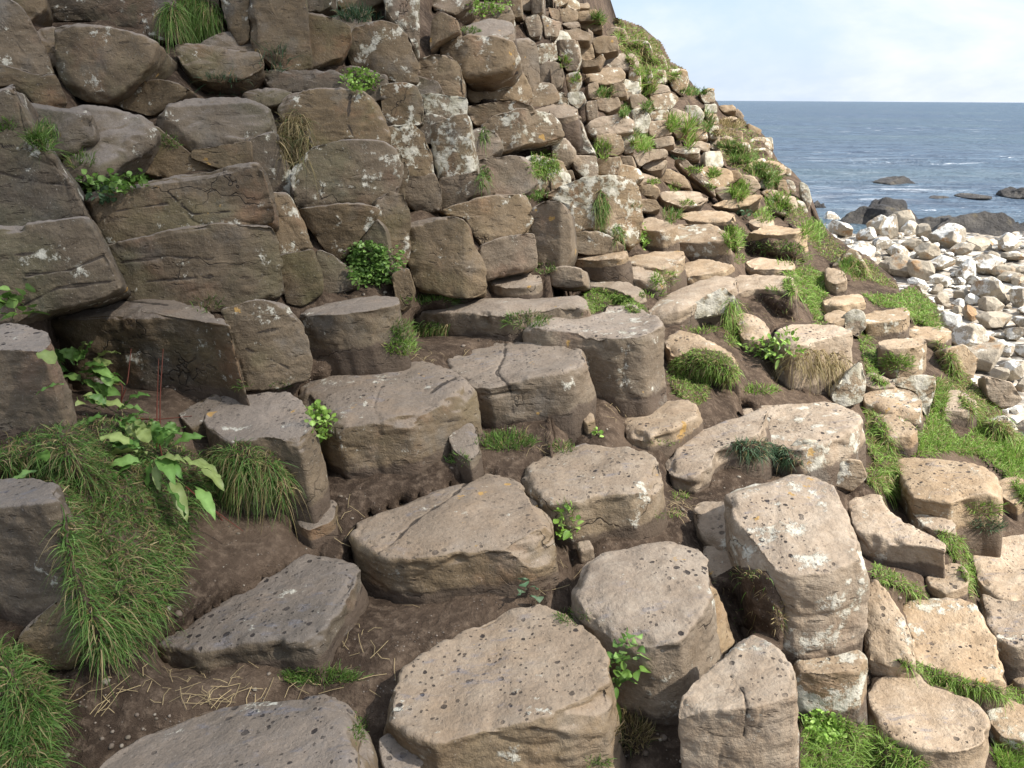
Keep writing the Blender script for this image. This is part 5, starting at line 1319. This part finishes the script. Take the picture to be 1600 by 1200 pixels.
def rel(dx, dy, near):
    ax, ay = abs(dx), abs(dy)
    v = 'above' if dy < 0 else 'below'; h = 'left of' if dx < 0 else 'right of'
    pre = 'right against' if near else None
    if near: return 'touching'
    if ay > 2.2*ax: return 'straight ' + v
    if ax > 2.2*ay: return 'level and ' + h
    return v + ' and ' + h
used = set()
for r_ in rock_list: 
    if r_['label']: used.add(r_['label'])
def auto(desc, x, y, own=None):
    lm = sorted((math.hypot(x-a, y-b), a, b, n) for a, b, n in LM if n != own)
    for k in range(7):
        dd, a, b, n = lm[k]
        for e in desc:
            c = f"{e} {rel(x-a, y-b, False)} the {n}"
            if c not in used and len(c.split()) <= 16: used.add(c); return c
    for k in range(3):
        for j in range(k+1, 7):
            c = f"{desc[0]} between the {lm[k][3]} and the {lm[j][3]}"
            if c not in used and len(c.split()) <= 16: used.add(c); return c
    for k in range(7):
        for e in desc:
            for far in ('just', 'farther off,'):
                c = f"{e}, {far} {rel(x-lm[k][1], y-lm[k][2], False)} the {lm[k][3]}"
                if c not in used and len(c.split()) <= 16: used.add(c); return c
    return None
for r_ in rock_list:
    o = r_['o']; lb = r_['label']
    if not lb:
        asp = r_['w']/max(r_['h'],1); a_ = r_['w']*r_['h']
        size = 'tiny' if a_ < 500 else 'small' if a_ < 1600 else 'middling' if a_ < 6000 else 'large'
        shape = 'flat' if asp > 2.4 else 'long' if asp > 1.6 else 'upright' if asp < .75 else 'squarish'
        crust = 'white crusted' if r_['lichen'] >= .75 else 'lichen flecked' if r_['lichen'] >= .4 else 'bare'
        tone = 'tan' if r_['warm'] > .45 else 'brown'
        what = 'column top' if r_['kind'] == 'T' else 'block'
        lb = auto([f"{size} {shape} {tone} {what}", f"{crust} {size} {shape} {tone} {what}", f"{crust} {tone} {what}"], r_['cx'], r_['cy'])
    cat = r_['cat'] or {'basalt_column':'rock column','basalt_block':'rock block','basalt_fragment':'rock fragment','stone':'stone'}[r_['name']]
    o['kind'] = 'thing'
    tag(o, lb or 'brown block among the crowded courses of the steep upper slope', cat, r_['group'] or 'basalt columns of the hillside')
for p_ in plants:
    if p_['label']: continue
    x, y, w_, h_, pal = p_['info']
    tone = {'bright':'bright green','mid':'green','blue':'blue green','dry':'straw coloured','dead':'dead brown','dark':'dark green'}[pal]
    shp = 'hanging' if h_ > 1.3*w_ else 'low' if w_ > 1.5*h_ else 'small'
    p_['o']['label'] = auto([f"{shp} {tone} tuft", f"{shp} {tone} grass tuft in a cleft"], x, y) or f"{tone} tuft on the upper slope"
LMB = [(1330,340,'white boulder nearest the ridge'),(1410,360,'boulders under the big black ridge'),(1485,370,'white boulder before the sloping dark rock'),(1540,460,'largest white and yellow boulder'),(1590,580,'tall white boulder at the right edge'),
 (1420,420,'grey flat boulder in the middle'),(1440,450,'second grey boulder'),(1540,560,'grey slanting slab boulder'),(1480,440,'dark gap in the middle'),(1300,370,'foot of the ridge'),(1570,400,'pale boulders at the right edge'),(1600,640,'last stones by the grass')]
LM_keep = LM; LM = LMB
for b_ in boulders:
    a_ = b_['w']*b_['h']; size = 'tiny' if a_ < 350 else 'small' if a_ < 800 else 'middling' if a_ < 2200 else 'large'
    tone = 'mostly white' if b_['li'] >= .85 else 'white patched' if b_['li'] >= .45 else 'tan'
    shp = 'long' if b_['w'] > 1.6*b_['h'] else 'blocky'
    lb = auto([f"{size} {tone} boulder", f"{size} {shp} {tone} boulder"], b_['x'], b_['y'])
    tag(b_['o'], lb or f"{size} {tone} boulder in the shore rubble", 'boulder', 'boulders on the shore')
print('rocks', len(rock_list), 'traced', n_traced, 'verts', NV[0], 'boulders', len(boulders))
